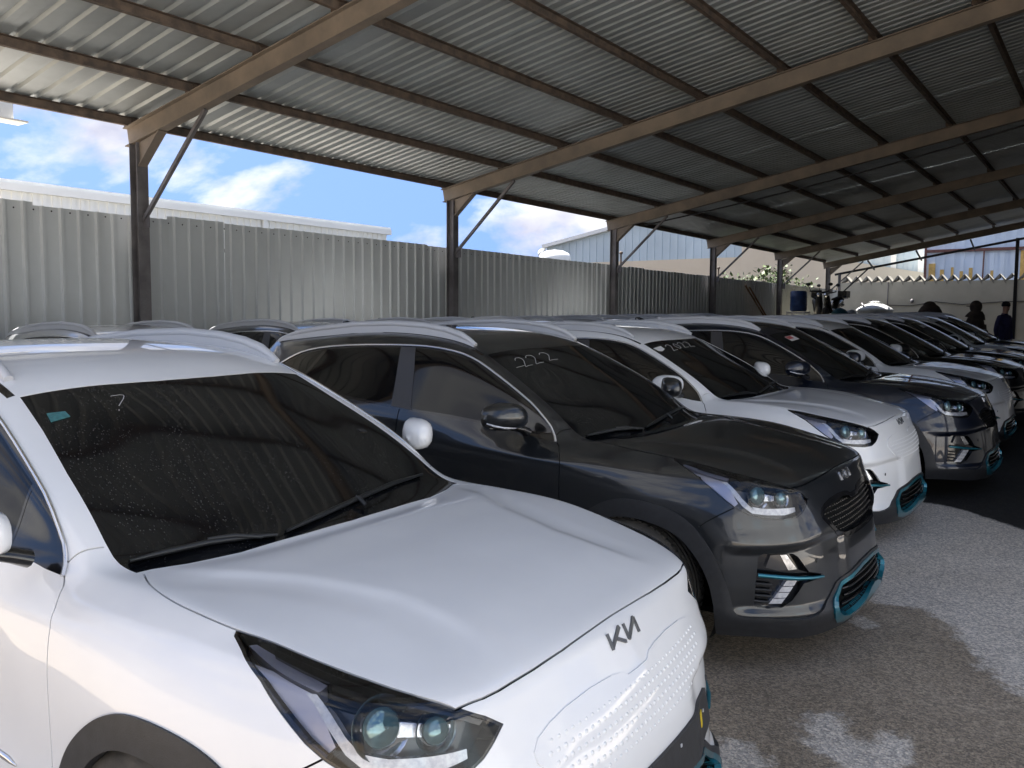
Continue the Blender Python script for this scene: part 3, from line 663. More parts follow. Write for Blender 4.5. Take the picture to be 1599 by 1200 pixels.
    i,dl=S.cut(dl,bp,'side'); S.piece('pillar_cover',i,M_BPIL,root,off=-.002,wall=-.012,mirror='pair')
    S.piece('window_surround',dl,M_GLOSS,root,off=-.003,wall=-.012,mirror='pair')
    top=DLO[:17]; 
    for s in (1,-1):
        q=[]
        for (x,z) in smooth_poly(top,1,False):
            h,n,_,_=BV.ray_cast(Vector((x,2,z)),Vector((0,-1,0)))
            if h is not None: q.append((h.x,(h.y+.002)*s,h.z))
        m=MB(); m.tube(q,.0075,6,True,.9,(0,1,0)); m.build('window_trim',M_CHROME,root)
    # doors
    fd=[(-.414,.955),(-.385,.915),(-.368,.875),(-.366,.80),(-.363,.70),(-.360,.60),(-.358,.50),(-.360,.38),(-.375,.325),(-1.40,.325),(-1.435,.36),(-1.452,.60),(-1.458,.90),(-1.458,1.0785)]+[(-1.374,1.0725),(-1.125,1.0555),(-.881,1.0335),(-.65,1.0055),(-.514,.9815),(-.44,.9735)]
    rd=[(-1.464,1.0790),(-1.464,.90),(-1.458,.60),(-1.441,.36),(-1.46,.325),(-2.06,.325),(-2.17,.36),(-2.21,.50),(-2.27,.66),(-2.38,.80),(-2.45,.92),(-2.47,1.05),(-2.46,1.178),(-2.30,1.1545),(-2.0,1.1215),(-1.533,1.0845)]
    ds=lambda c,n:n[1]>.3 and c[2]<1.3
    fdf,body=S.cut(body,fd,'side',ds); rdf,body=S.cut(body,rd,'side',ds)
    _,body=S.cut(body,offset_poly(fd,.0042),'side',ds); _,body=S.cut(body,offset_poly(rd,.0042),'side',ds)
    SILL=[(-.20,.05),(-.20,.335),(-.375,.333),(-1.40,.333),(-2.06,.333),(-2.5,.335),(-2.5,.05)]
    d1=S.piece('front_door',fdf,M_PAINT,root,wall=-.012,mirror='pair'); d2=S.piece('rear_door',rdf,M_PAINT,root,wall=-.012,mirror='pair')
    for d_,x,z in ((d1,-1.30,.93),(d2,-2.24,.975)):
        for k,s in enumerate((1,-1)):
            h,n,_,_=BV.ray_cast(Vector((x,2,z)),Vector((0,-1,0))); y=h.y*s
            m=MB(); m.tube([(x-.085,y,z),(x-.075,y+.022*s,z+.001),(x-.02,y+.031*s,z+.002),(x+.04,y+.030*s,z+.002),(x+.085,y+.018*s,z),(x+.095,y,z)],[.008,.0125,.0135,.0135,.011,.006],8,True,1); m.build('handle',M_PAINT,d_[k])
    for k,s in enumerate((1,-1)):
        m=MB(); q=[near((x,.95,z)) for x,z in ((-.545,.474),(-.58,.480),(-.66,.487),(-.80,.492))]; m.tube([(p.x,p.y*s,p.z) for p in q],[.004,.011,.011,.005],8,True,.7,(0,1,0)); m.build('door_trim',M_CHROME,d1[k])
    # wheel arches, cladding
    ar=lambda c,n:n[1]>.05 and c[1]>.5
    AR2=circle(-2.70,.32,.435)
    clad=[]
    for sml,big in ((ARCH_IN,ARCH),(circle(-2.7,.325,.368),AR2)):
        _,body=S.cut(body,sml,'side',ar)
        i,body=S.cut(body,big,'side',ar); clad.append(i)
    for i in clad: S.piece('arch_cladding',i,M_PLASTIC,root,off=.007,wall=-.03,mirror='pair')
    i,body=S.cut(body,SILL,'side',lambda c,n:c[1]>.5); S.piece('sill_cladding',i,M_PLASTIC,root,off=.005,wall=-.02,mirror='pair')
    for cx in (0,-2.7):
        for s in (1,-1):
            m=MB(); v=[];f=[]; n=28
            for k in range(n+1):
                a=math.pi*(-.12+1.24*k/n)
                for y in (.45,.865): v.append((cx+.040*(cx==0)+(.42 if cx==0 else .392)*math.cos(a),y*s,.31+.392*math.sin(a)))
            for k in range(n): f.append((2*k,2*k+1,2*k+3,2*k+2))
            m.add(v,f,True); m.add([v[2*k] for k in range(n+1)],[list(range(n+1))]); m.build('arch_liner',M_GAP,root)
            car_wheel(root,cx,s)
    # nose
    fc=lambda c,n:c[0]>.5
    pin,body=S.cut(body,PANEL,'face',fc)
    if front=='panel':
        g=S.piece('grille_panel',pin,M_PAINT,root,off=.004,wall=-.01)
        m=MB(); k=0
        for r in range(6):
            z=.600+r*.0235
            for c in range(-16,17):
                y=(c+.5*(r%2))*.0262
                if not in_poly(abs(y),z,half_in(PANEL,.022)) : continue
                h,n,_,_=BV.ray_cast(Vector((2,y,z)),Vector((-1,0,0))); rot=n.to_track_quat('Z','Y').to_matrix(); sz=.0062 if r in(1,2,3,4) else .0048
                v=[h+n*.0038+rot@Vector((sz*1.25*math.cos(a),sz*math.sin(a),0)) for a in [2*math.pi*q/8 for q in range(8)]]+[h+n*.0066+rot@Vector((sz*.6*math.cos(a),sz*.5*math.sin(a),0)) for a in [2*math.pi*q/8 for q in range(8)]]
                m.add(v,[(q,(q+1)%8,8+(q+1)%8,8+q) for q in range(8)]+[list(range(8,16))],True)
        tag(m.build('dimple',M_PAINT,root),kind='stuff')
    else:
        mesh_,fr_=S.cut(pin,half_in(PANEL,.022),'face')
        S.piece('grille',mesh_,M_GAP,root,off=-.030,wall=-.002); S.piece('grille_frame',fr_,M_GLOSS,root,off=.003,wall=-.02)
        m=MB()
        for r in range(7):
            z=.588+r*.0225
            for c in range(-15,16):
                y=(c+.5*(r%2))*.029
                if not in_poly(abs(y),z,half_in(PANEL,.030)): continue
                h,n,_,_=BV.ray_cast(Vector((2,y,z)),Vector((-1,0,0)))
                a=h+n*-.012
                m.add([a+Vector((-.004,-.0095,0)),a+Vector((-.004,0,-.0062)),a+Vector((-.004,.0095,0)),a+Vector((-.004,0,.0062)),a+Vector((.001,0,0))],[(0,1,4),(1,2,4),(2,3,4),(3,0,4)])
        tag(m.build('grille_mesh',M_GLOSS,root),kind='stuff')
    lgi,ring=S.cut(body,LG_IN,'face',fc); ring,body=S.cut(ring,LG_OUT,'face',fc)
    S.piece('bumper_trim',ring,M_TEAL,root,offs=lambda p:.010+.016*max(0,min(1,(.36-p[2])/.10)),wall=-.02); lg=S.piece('lower_grille',lgi,M_GAP,root,off=-.035,wall=.002)
    for z in (.278,.308,.338,.365):
        q=[]
        for k in range(-12,13):
            y=k/12*(.37 if z<.3 else .33 if z<.35 else .29); h,n,_,_=BV.ray_cast(Vector((2,y,z)),Vector((-1,0,0))); q.append((h.x-.016,y,z))
        m=MB(); m.tube(q,.0075,6,True,1.0); m.build('slat',M_GLOSS,lg)
    fog,body=S.cut(body,FOG,'front',fr)
    fo=S.piece('fog_pocket',fog,M_GLOSS,root,off=-.034,wall=.001,mirror='pair')
    def fsub(name,pts,m,off,wall,w_=None):
        i,_=S.cut(fog,[th(*p) for p in pts],'front',fr)
        if i: S.piece(name,i,m,fo,off=off,wall=wall,mirror='pair')
    fsub('fog_lamp',((.668,.738,.556),(.728,.678,.558),(.752,.646,.500),(.754,.643,.486),(.690,.714,.486),(.650,.752,.500)),M_HOUS,-.014,-.034)
    fsub('fog_reflector',((.700,.709,.556),(.722,.688,.557),(.754,.645,.488),(.728,.682,.486)),M_REFL,-.010,-.034)
    for k in range(4):
        a=k/4; b=(k+.88)/4
        L=lambda p,q,t:tuple(p[i]+(q[i]-p[i])*t for i in range(3))
        u0,u1,l0,l1=(.724,.689,.440),(.756,.646,.436),(.663,.748,.333),(.705,.709,.334)
        fsub('fog_daytime_light',(L(u0,l0,a),L(u1,l1,a),L(u1,l1,b),L(u0,l0,b)),M_DRL,-.010,-.034)
    for k,s in enumerate((1,-1)):
        q=[near(p,.006) for p in ((.619,.782,.471),(.66,.748,.466),(.70,.711,.460),(.75,.648,.450),(.79,.575,.441),(.816,.503,.434))]
        m=MB(); m.tube([(p.x,p.y*s,p.z) for p in q],[.010,.0105,.0105,.010,.009,.007],8,True,.95); m.build('accent_bar',M_TEAL,fo[k])
        m=MB()
        for z in (.348,.375,.402,.428):
            q=[near(p,-.016) for p in ((.612,.788,z),(.645,.764,z-.003),(.675,.738,z-.006))]; m2=MB(); m2.tube([(p.x,p.y*s,p.z) for p in q],.005,6); m2.build('slat',M_PLASTIC,fo[k])
        p=near((.80,.535,.512),.001); m=MB(); m.lathe([(0,.002),(.009,.0015),(.011,-.002)],(0,0,0),'x',14); m.v=[(a[0]+p.x,a[1]+p.y*s,a[2]+p.z) for a in m.v]; m.build('parking_sensor',M_PLASTIC,root)
    lip,body=S.cut(body,LIP,'front',fr); S.piece('bumper_lip',lip,M_PLASTIC,root,offs=lambda p:.006+.016*max(0,min(1,(.33-p[2])/.1))*max(0,min(1,(p[0]-.6)/.15)),wall=-.03)
    # bumper seam and bumper
    sm=strip([(.772,.764),(.760,.770),(.80,.738),(.84,.707),(.875,.676)],.004)
    _,body=S.cut(body,strip([th(.508,.803,.766),th(.45,.832,.731),th(.40,.85,.698),th(.37,.862,.672)],.004),'front',fr)
    bmp=[(-.05,.05),(1.0,.05),(1.0,.60),th(.35,.868,.66),th(.37,.862,.672),th(.40,.85,.698),th(.45,.832,.731),th(.508,.803,.766),(.72,.82),(.45,.86),(.2,.92),(-.05,.92)]
    bf,body=S.cut(body,bmp,'front',lambda c,n:c[0]>.3 and c[2]<.9); S.piece('bumper',bf,M_PAINT,root,wall=-.012)
    # roof mouldings
    mo=strip([(-1.05,.592),(-1.25,.590),(-1.7,.588),(-2.3,.575),(-2.8,.535)],.026)
    i,body=S.cut(body,mo,'top',lambda c,n:n[2]>.4 and c[2]>1.3); S.piece('roof_moulding',i,M_GLOSS,root,off=-.002,wall=-.01,mirror='pair')
    # pillar seam
    _,body=S.cut(body,strip([(-.52,.80),(-.455,.765),(-.41,.692)],.004),'top',lambda c,n:c[2]>.98 and c[2]<1.1)
    # tail
    rg=[(0,1.13),(.30,1.13),(.50,1.15),(.56,1.19),(.52,1.33),(.46,1.385),(.30,1.405),(0,1.41)]
    bk=lambda c,n:c[0]<-2.9
    i,body=S.cut(body,rg,'face',lambda c,n:bk(c,n) and n[0]<-.25); S.piece('rear_glass',i,M_SIDE,root,off=-.002,wall=-.012)
    tl=[(.44,.985),(.60,1.02),(.80,1.03),(.90,1.00),(.90,.86),(.76,.83),(.60,.86),(.44,.93)]
    i,body=S.cut(body,tl,'face',lambda c,n:c[0]<-3.0); S.piece('tail_light',i,M_REDL,root,off=.002,wall=-.01,mirror='pair')
    i,body=S.cut(body,[(-.01,.05),(.95,.05),(.95,.36),(-.01,.40)],'face',lambda c,n:c[0]<-2.9 and n[0]<.3); S.piece('rear_cladding',i,M_PLASTIC,root,off=.005,wall=-.02)
    _,body=S.cut(body,strip([(0,.62),(.45,.64),(.62,.70),(.64,.85),(.60,1.02)],.005),'face',lambda c,n:c[0]<-3.1)
    S.piece('body',body,M_PAINT,root,wall=-.012)
    # fittings
    for s in (1,-1): side_mirror(root,s); roof_rail(root,s)
    badge(root,M_BADGE if front=='panel' else M_BADGEC)
    wiper(root,[(-.326,-.672),(-.307,-.589),(-.273,-.472),(-.232,-.352),(-.203,-.284)],(-.215,-.330))
    wiper(root,[(-.205,-.244),(-.222,-.101),(-.250,.093),(-.292,.33),(-.338,.545)],(-.215,.10))
    m=MB(); p=down(-2.72,0); m.tube([(p.x+.13,0,p.z-.004),(p.x+.05,0,p.z+.022),(p.x-.02,0,p.z+.052),(p.x-.055,0,p.z+.056),(p.x-.065,0,p.z-.004)],[.010,.018,.014,.007,.020],8,True,.9,(0,1,0)); m.build('antenna',M_GLOSS,root)
    return root

def tree(o):
    yield o
    for c in o.children: yield from tree(c)
def recolour(root,m):
    for o in tree(root):
        if o.type=='MESH' and o.material_slots and o.material_slots[0].material==M_PAINT:
            o.material_slots[0].link='OBJECT'; o.material_slots[0].material=m
def copy_tree(o,parent=None):
    c=o.copy(); COL.objects.link(c); c.parent=parent
    for ch in o.children: copy_tree(ch,c)
    return c
# ---- setting ------------------------------------------------------
POST_Y=10.114; EAVE=3.768; SL=.1822; BAY=6.183; X1=6.27; RAFT=.24; PUR=.11
ROOF_Y0,ROOF_Y1=10.42,.66
def zr(y,h=0): return EAVE+SL*(POST_Y-y)+h        # underside of the rafters
XR=[X1+BAY*k for k in range(-1,6)]
def hit(u,v):   # where a line of sight through a photo pixel meets the ground; used for the stains and the dark zone
    a,pi,ro,f=.6131,.0764,.0058,1350.92
    m=cam.matrix_world.to_3x3(); d=m@Vector(((u-799.5)/f,-(v-600)/f,-1)); t=-(1.6289+.0128*2.75)/(d.z-.0128*d.x); return (d.x*t,d.y*t)
# ground: one sheet, finer where its stains and dark zone are near
def axis(a,b,st): return list(np.arange(a,b-1e-6,st))
gx=axis(-300,-12,48)+axis(-12,1,1)+axis(1,9.5,.06)+axis(9.5,46,1.5)+axis(46,460,46)+[460]
gy=axis(-300,-9,48.5)+axis(-9,-.6,1.2)+axis(-.6,3,.06)+axis(3,12,1)+axis(12,420,51)+[420]
def seg_d(p,a,b):
    ax,ay=a;bx,by=b;px,py=p; t=max(0,min(1,((px-ax)*(bx-ax)+(py-ay)*(by-ay))/((bx-ax)**2+(by-ay)**2+1e-9))); return math.hypot(px-ax-t*(bx-ax),py-ay-t*(by-ay))
def sdist(p,poly):
    d=min(seg_d(p,poly[i-1],poly[i]) for i in range(len(poly))); return d if in_poly(p[0],p[1],poly) else -d
WET=[hit(*q) for q in ((1372,940),(1405,948),(1440,952),(1475,970),(1500,1000),(1522,1030),(1555,1062),(1599,1086),(1660,1130),(1800,1400),(700,1500),(500,1100),(1000,960))]+[(4.4,2.2),(4.9,1.6)]
DRY1=[hit(*q) for q in ((1245,1135),(1270,1112),(1305,1112),(1318,1130),(1335,1160),(1358,1168),(1372,1150),(1400,1145),(1422,1160),(1425,1185),(1410,1210),(1330,1215),(1290,1180),(1262,1160))]
DRY2=[hit(*q) for q in ((1115,1160),(1150,1155),(1185,1170),(1200,1200),(1190,1240),(1100,1250))]
DRY3=[hit(*q) for q in ((1325,968),(1345,962),(1365,968),(1362,978),(1338,980))]
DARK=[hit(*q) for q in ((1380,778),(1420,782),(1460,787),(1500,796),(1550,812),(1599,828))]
DARK=DARK+[(7.3,.1),(7.0,-1.5),(40,-1.5),(40,9),(7.6,9),(7.7,3)]  # far zone of the ground, coloured near-black
gv=[];gw=[];gk=[]
for y in gy:
    for x in gx:
        gv.append((x,y,slope(x)))
        if .9<x<9.6 and -.7<y<3.2:
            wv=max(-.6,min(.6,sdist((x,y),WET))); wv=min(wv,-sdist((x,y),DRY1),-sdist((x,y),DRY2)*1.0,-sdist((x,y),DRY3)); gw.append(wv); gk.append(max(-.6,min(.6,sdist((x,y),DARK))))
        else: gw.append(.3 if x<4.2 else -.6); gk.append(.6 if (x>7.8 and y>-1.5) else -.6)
nx=len(gx); gf=[(j*nx+i,j*nx+i+1,(j+1)*nx+i+1,(j+1)*nx+i) for j in range(len(gy)-1) for i in range(nx-1)]
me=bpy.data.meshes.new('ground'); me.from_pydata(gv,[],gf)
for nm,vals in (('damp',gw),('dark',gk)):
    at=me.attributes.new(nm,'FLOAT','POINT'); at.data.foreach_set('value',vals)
def ground_mat():
    m=bpy.data.materials.new('asphalt'); m.use_nodes=True; t=m.node_tree; b=t.nodes['Principled BSDF']; L=t.links.new
    def N(ty,**k):
        n=t.nodes.new(ty)
        for a,v in k.items(): setattr(n,a,v)
        return n
    tcn=N('ShaderNodeTexCoord')
    def noise(s,d=5,r=.6):
        n=N('ShaderNodeTexNoise'); n.inputs['Scale'].default_value=s; n.inputs['Detail'].default_value=d; n.inputs['Roughness'].default_value=r; L(tcn.outputs['Object'],n.inputs['Vector']); return n
    def ramp(i,a,b_,ca,cb):
        r=N('ShaderNodeValToRGB'); r.color_ramp.elements[0].position=a; r.color_ramp.elements[1].position=b_; r.color_ramp.elements[0].color=(*ca,1); r.color_ramp.elements[1].color=(*cb,1); L(i,r.inputs[0]); return r
    def edge(attr,nz,amp,wd):
        a=N('ShaderNodeAttribute',attribute_name=attr); s=N('ShaderNodeMath',operation='MULTIPLY_ADD'); L(nz.outputs['Fac'],s.inputs[0]); s.inputs[1].default_value=amp; s.inputs[2].default_value=-amp/2
        d=N('ShaderNodeMath',operation='ADD'); L(a.outputs['Fac'],d.inputs[0]); L(s.outputs[0],d.inputs[1])
        r=N('ShaderNodeMapRange',interpolation_type='SMOOTHSTEP'); r.inputs[1].default_value=-wd; r.inputs[2].default_value=wd; L(d.outputs[0],r.inputs[0]); return r
    big=noise(1.3,6,.65); mid=noise(9,6,.7); fine=noise(75,4,.75); vor=N('ShaderNodeTexVoronoi'); vor.inputs['Scale'].default_value=105; L(tcn.outputs['Object'],vor.inputs['Vector'])
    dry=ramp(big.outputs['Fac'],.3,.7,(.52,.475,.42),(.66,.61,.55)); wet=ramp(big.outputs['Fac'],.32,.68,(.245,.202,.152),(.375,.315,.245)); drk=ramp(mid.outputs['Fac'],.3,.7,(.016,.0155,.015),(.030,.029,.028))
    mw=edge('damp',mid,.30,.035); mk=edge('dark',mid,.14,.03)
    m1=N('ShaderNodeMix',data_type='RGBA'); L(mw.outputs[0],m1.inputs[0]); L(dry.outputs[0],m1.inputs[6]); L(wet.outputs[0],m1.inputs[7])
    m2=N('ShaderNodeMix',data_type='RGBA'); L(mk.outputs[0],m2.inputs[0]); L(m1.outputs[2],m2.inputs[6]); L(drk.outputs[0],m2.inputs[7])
    # single stones: each cell its own shade
    st=ramp(vor.outputs['Color'],.25,.95,(.42,.42,.42),(1.85,1.78,1.68)); mu=N('ShaderNodeMix',data_type='RGBA',blend_type='MULTIPLY'); mu.inputs[0].default_value=.62; L(m2.outputs[2],mu.inputs[6]); L(st.outputs[0],mu.inputs[7])
    sp=ramp(fine.outputs['Fac'],.62,.70,(0,0,0),(1,1,1)); mm=N('ShaderNodeMath',operation='MULTIPLY'); L(sp.outputs[0],mm.inputs[0]); mm.inputs[1].default_value=.35
    m3=N('ShaderNodeMix',data_type='RGBA'); L(mm.outputs[0],m3.inputs[0]); L(mu.outputs[2],m3.inputs[6]); m3.inputs[7].default_value=(.60,.56,.50,1)
    L(m3.outputs[2],b.inputs['Base Color'])
    rr=N('ShaderNodeMapRange'); rr.inputs[3].default_value=.92; rr.inputs[4].default_value=.78; L(mw.outputs[0],rr.inputs[0]); L(rr.outputs[0],b.inputs['Roughness']); b.inputs['Specular IOR Level'].default_value=.3
    bp=N('ShaderNodeBump'); bp.inputs['Strength'].default_value=.55; bp.inputs['Distance'].default_value=.008; ad=N('ShaderNodeMath',operation='ADD'); L(vor.outputs['Distance'],ad.inputs[0]); L(fine.outputs['Fac'],ad.inputs[1]); L(ad.outputs[0],bp.inputs['Height']); L(bp.outputs[0],b.inputs['Normal'])
    return m
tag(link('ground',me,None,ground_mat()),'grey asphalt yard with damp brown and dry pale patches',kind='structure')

M_STEEL=mat('primed rafter steel',(.235,.192,.150),.6,var=.35,vscale=2.2,bump=.06,bscale=30,col2=(.155,.130,.106))
M_RUST=mat('rusty purlin steel',(.15,.108,.08),.75,var=.6,vscale=7,bump=.12,bscale=50,col2=(.07,.055,.046))
M_POST=mat('weathered post steel',(.165,.155,.158),.55,.2,var=.35,vscale=3,bump=.05)
M_SHEET=mat('galvanised roof sheet',(.37,.405,.42),.42,.3,var=.16,vscale=1.4,rvar=.08)
M_FENCE=mat('fence sheet',(.56,.585,.59),.50,.06,var=.12,vscale=.9,rvar=.06,col2=(.49,.512,.515))
M_WHITE=mat('white cladding',(.80,.80,.77),.5,var=.06,vscale=.6)
M_CREAM=mat('cream render',(.74,.62,.46),.9,var=.18,vscale=.35,bump=.1,bscale=3,col2=(.68,.56,.41))
M_BLUE=mat('pale blue sheet',(.50,.58,.62),.5,.1,var=.12,vscale=.25)
M_WALL=mat('painted wall',(.50,.46,.36),.9,var=.22,vscale=.7,bump=.08,bscale=5,col2=(.40,.365,.285))
M_RED=mat('red oxide steel',(.13,.055,.045),.6,var=.3)
M_OCH=mat('ochre sheet',(.55,.36,.11),.6,var=.2)
M_DARKST=mat('dark steel',(.018,.018,.020),.5,.3)

def sheet(name,length,width,ribs,h,top=.35,foot=.65,n_extra=0):
    """trapezoid profile across x, extruded along z"""
    p=[]; pit=width/ribs
    for k in range(ribs):
        c=(k+.5)*pit; a,b_=pit*.5*foot*.55,pit*.5*top*.55
        p+=[(k*pit,0),(c-a,0),(c-b_,h),(c+b_,h),(c+a,0)]
    p.append((width,0)); v=[];f=[]
    for z in (0,length):
        for q in p: v.append((q[0],q[1],z))
    n=len(p)
    for off in (0,1):
        pass
    m=bpy.data.meshes.new(name); v2=[(a,b_-.0016,c) for a,b_,c in v]
    f=[(i,i+1,n+i+1,n+i) for i in range(n-1)]; f+=[(2*n+n+i,2*n+n+i+1,2*n+i+1,2*n+i) for i in range(n-1)]+[(i+1,i,2*n+i,2*n+i+1) for i in range(n-1)]+[(n+i,n+i+1,3*n+i+1,3*n+i) for i in range(n-1)]
    m.from_pydata(v+v2,[],f); return m

# the open shed
shed=tag(empty('open_shed',(X1,POST_Y,0)),'long open steel shed with corrugated roof over the parked cars','shed')
def sp(mb,name,m): 
    o=mb.build(name,m,shed); o.matrix_parent_inverse=Matrix.Translation((-X1,-POST_Y,0)); return o
XE=XR[-1]+.15
def ibeam(m,p,q,h,w,tf=.012,up=(0,0,1)):
    for a in (-1,1): m.prism([(-w/2,a*h/2-tf/2),(w/2,a*h/2-tf/2),(w/2,a*h/2+tf/2),(-w/2,a*h/2+tf/2)],p,q,False,up)
    m.prism([(-tf/2,-h/2+tf/2),(tf/2,-h/2+tf/2),(tf/2,h/2-tf/2),(-tf/2,h/2-tf/2)],p,q,False,up)
for x in XR:
    m=MB(); ibeam(m,(x,ROOF_Y0-.10,zr(ROOF_Y0-.10,RAFT/2)),(x,-1.32,zr(-1.32,RAFT/2)),RAFT-.012,.13)
    sp(m,'rafter',M_STEEL)
    g=slope(x)
    m=MB(); ibeam(m,(x,POST_Y,g),(x,POST_Y,zr(POST_Y)-.006),.15,.15,.011,(0,1,0)); m.box((x-.11,POST_Y-.11,g),(x+.11,POST_Y+.11,g+.015)); sp(m,'post',M_POST)
    if x>1: m=MB(); ibeam(m,(x,-1.2,g),(x,-1.2,zr(-1.2)-.006),.15,.15,.011,(0,1,0)); m.box((x-.11,-1.31,g),(x+.11,-1.09,g+.015)); sp(m,'post',M_POST)
    m=MB(); m.bar((x,POST_Y-.07,2.80),(x,8.74,zr(8.74)-.02),.045,.045); m.box((x-.006,POST_Y-.20,2.72),(x+.006,POST_Y-.076,2.90)); sp(m,'brace',M_POST)
    m=MB(); m.add([(x-.035,POST_Y-.075,zr(POST_Y)-.30),(x-.035,POST_Y-.50,zr(POST_Y-.50)-.008),(x-.035,POST_Y-.075,zr(POST_Y)-.008),(x+.035,POST_Y-.075,zr(POST_Y)-.30),(x+.035,POST_Y-.50,zr(POST_Y-.50)-.008),(x+.035,POST_Y-.075,zr(POST_Y)-.008)],[(0,1,2),(5,4,3),(0,3,4,1)])
    m.bar((x,POST_Y-.07,zr(POST_Y)-.30),(x,POST_Y-.52,zr(POST_Y-.52)-.008),.12,.012); sp(m,'haunch',M_STEEL)
x=XR[-1]+1.35
m=MB(); m.bar((x,10.0,slope(x)),(x,10.0,3.55),.10,.10,(0,1,0)); sp(m,'post',M_POST)
m=MB(); m.bar((x,9.95,2.7),(x,8.8,3.82),.05,.05); m.bar((x-.0,10.2,3.55),(x,.3,5.28),.06,.09); sp(m,'end_tie',M_DARKST)
for y,h in ((8.6,.24),(6.8,.24),(4.9,.24),(3.0,.24)):
    m=MB(); m.bar((x,y,zr(y)-.32),(x-1.2,y,zr(y)-.02),.05,.05); sp(m,'stay',M_DARKST)
m=MB(); m.bar((x+.1,3.45,slope(40)),(x+.1,3.45,4.8),.12,.12,(0,1,0)); sp(m,'post',M_DARKST)
PY=[10.24,8.96,7.74,6.52,5.30,4.08,2.86,1.64,.76]
for j,y in enumerate(PY):
    z=zr(y,RAFT); w_,h=.055,PUR; th_=.006
    m=MB(); C=[(-w_/2,0),(w_/2,0),(w_/2,th_),(-w_/2+th_,th_),(-w_/2+th_,h-th_),(w_/2,h-th_),(w_/2,h),(-w_/2,h)]
    for a,b in zip([-.06]+XR,XR+[XE]): m.prism(C,(a+.002,y,z),(b-.002,y,z+random.uniform(-.004,.004)))
    sp(m,'purlin',M_RUST)
    m=MB()
    for x in XR: m.box((x-.045,y+.035,z+.002),(x-.037,y+.10,z+.10)); m.box((x-.045,y+.035,z+.002),(x+.045,y+.10,z+.008))
    tag(sp(m,'cleat',M_RUST),kind='stuff')
LEN=(ROOF_Y0-ROOF_Y1)/math.cos(math.atan(SL))
sA=sheet('roof_sheet',LEN,1.08,4,.030,.30,.62); sB=sheet('roof_sheet',LEN,1.05,6,.024,.34,.66); sA.materials.append(M_SHEET); sB.materials.append(M_SHEET)
ang=math.atan(SL); k=0; x=-.10
while x<XE:
    first=x<X1+.05; me_=sA if first else sB; wd=(1.06 if first else 1.03)
    o=bpy.data.objects.new('roof_sheet',me_); COL.objects.link(o); o.parent=shed; o.matrix_parent_inverse=Matrix.Translation((-X1,-POST_Y,0))
    # local z runs down to up the slope: along -y and up; local y points up out of the roof
    ez=Vector((0,-math.cos(ang),math.sin(ang))); ey=Vector((0,math.sin(ang),math.cos(ang))); ex=ey.cross(ez)
    mt=Matrix((ex,ey,ez)).transposed().to_4x4(); xx=x+(wd if ex.x<0 else 0)
    mt.translation=(xx,ROOF_Y0,zr(ROOF_Y0,RAFT+PUR+.004)+random.uniform(0,.004)+(k%2)*.002); o.matrix_basis=mt; x+=wd; k+=1
m=MB(); m.prism([(-.10,0),(-.09,0),(-.09,.17),(.05,.17),(.05,.0),(.06,.0),(.06,.28),(.05,.28),(.05,.18),(-.10,.18)],(2.0,10.66,3.88),(5.02,10.66,3.88)); m.bar((3.2,10.40,4.12),(3.2,10.70,4.12),.04,.03); m.bar((4.6,10.40,4.12),(4.6,10.70,4.12),.04,.03); m.box((2.0,10.54,3.86),(5.16,10.79,3.88)); sp(m,'gutter',M_WHITE)
m=MB(); q=[(XR[3]+.2,9.4,zr(9.4)-.05)]+[(XR[3]+.2,9.4-.9*i,zr(9.4-.9*i)-.05-.10*math.sin(i/9*math.pi)) for i in range(1,10)]; m.tube(q,.018,6); sp(m,'cable',M_DARKST)

# corrugated fence
FY=10.36; FTOP=2.931
fence=tag(empty('sheet_fence',(0,FY,0)),'tall grey corrugated sheet fence running behind the shed posts','fence')
PW=.88; fs=sheet('fence_panel',FTOP+.2,PW,4,.032,.24,.50); fs.materials.append(M_FENCE)
xs=-3.6;i=0
while xs<39.8:
    o=bpy.data.objects.new('fence_panel',fs); COL.objects.link(o); o.parent=fence
    dz=random.uniform(-.012,.012)+(-.03 if xs<6.2 and xs>5.0 else 0)
    # ribs face the yard
    mt=Matrix(((1,0,0),(0,-1,0),(0,0,1))).to_4x4(); mt=Matrix.Rotation(random.uniform(-.004,.004),4,'Y')@Matrix.Rotation(math.pi,4,'Z'); o.matrix_basis=Matrix.Translation((xs+PW,(i%2)*-.003,-.2+dz))@mt
    xs+=PW-.012; i+=1
for z in (.7,2.55):
    m=MB(); m.bar((-3.6,FY+.06,z),(39.8,FY+.06,z),.05,.05); o=m.build('fence_rail',M_POST,fence); o.matrix_parent_inverse=Matrix.Translation((0,-FY,0))
m=MB(); xs=-3.6
while xs<24:
    for k in range(4):
        c=(xs+PW-(k+.02)*PW/4,FY-.0,FTOP-.085); m.lathe([(.0,-.006),(.009,-.004),(.011,0)],(c[0],c[1]-.002,c[2]),'y',6)
    xs+=PW-.012
o=m.build('fence_screw',M_DARKST,fence); o.matrix_parent_inverse=Matrix.Translation((0,-FY,0)); tag(o,kind='stuff')

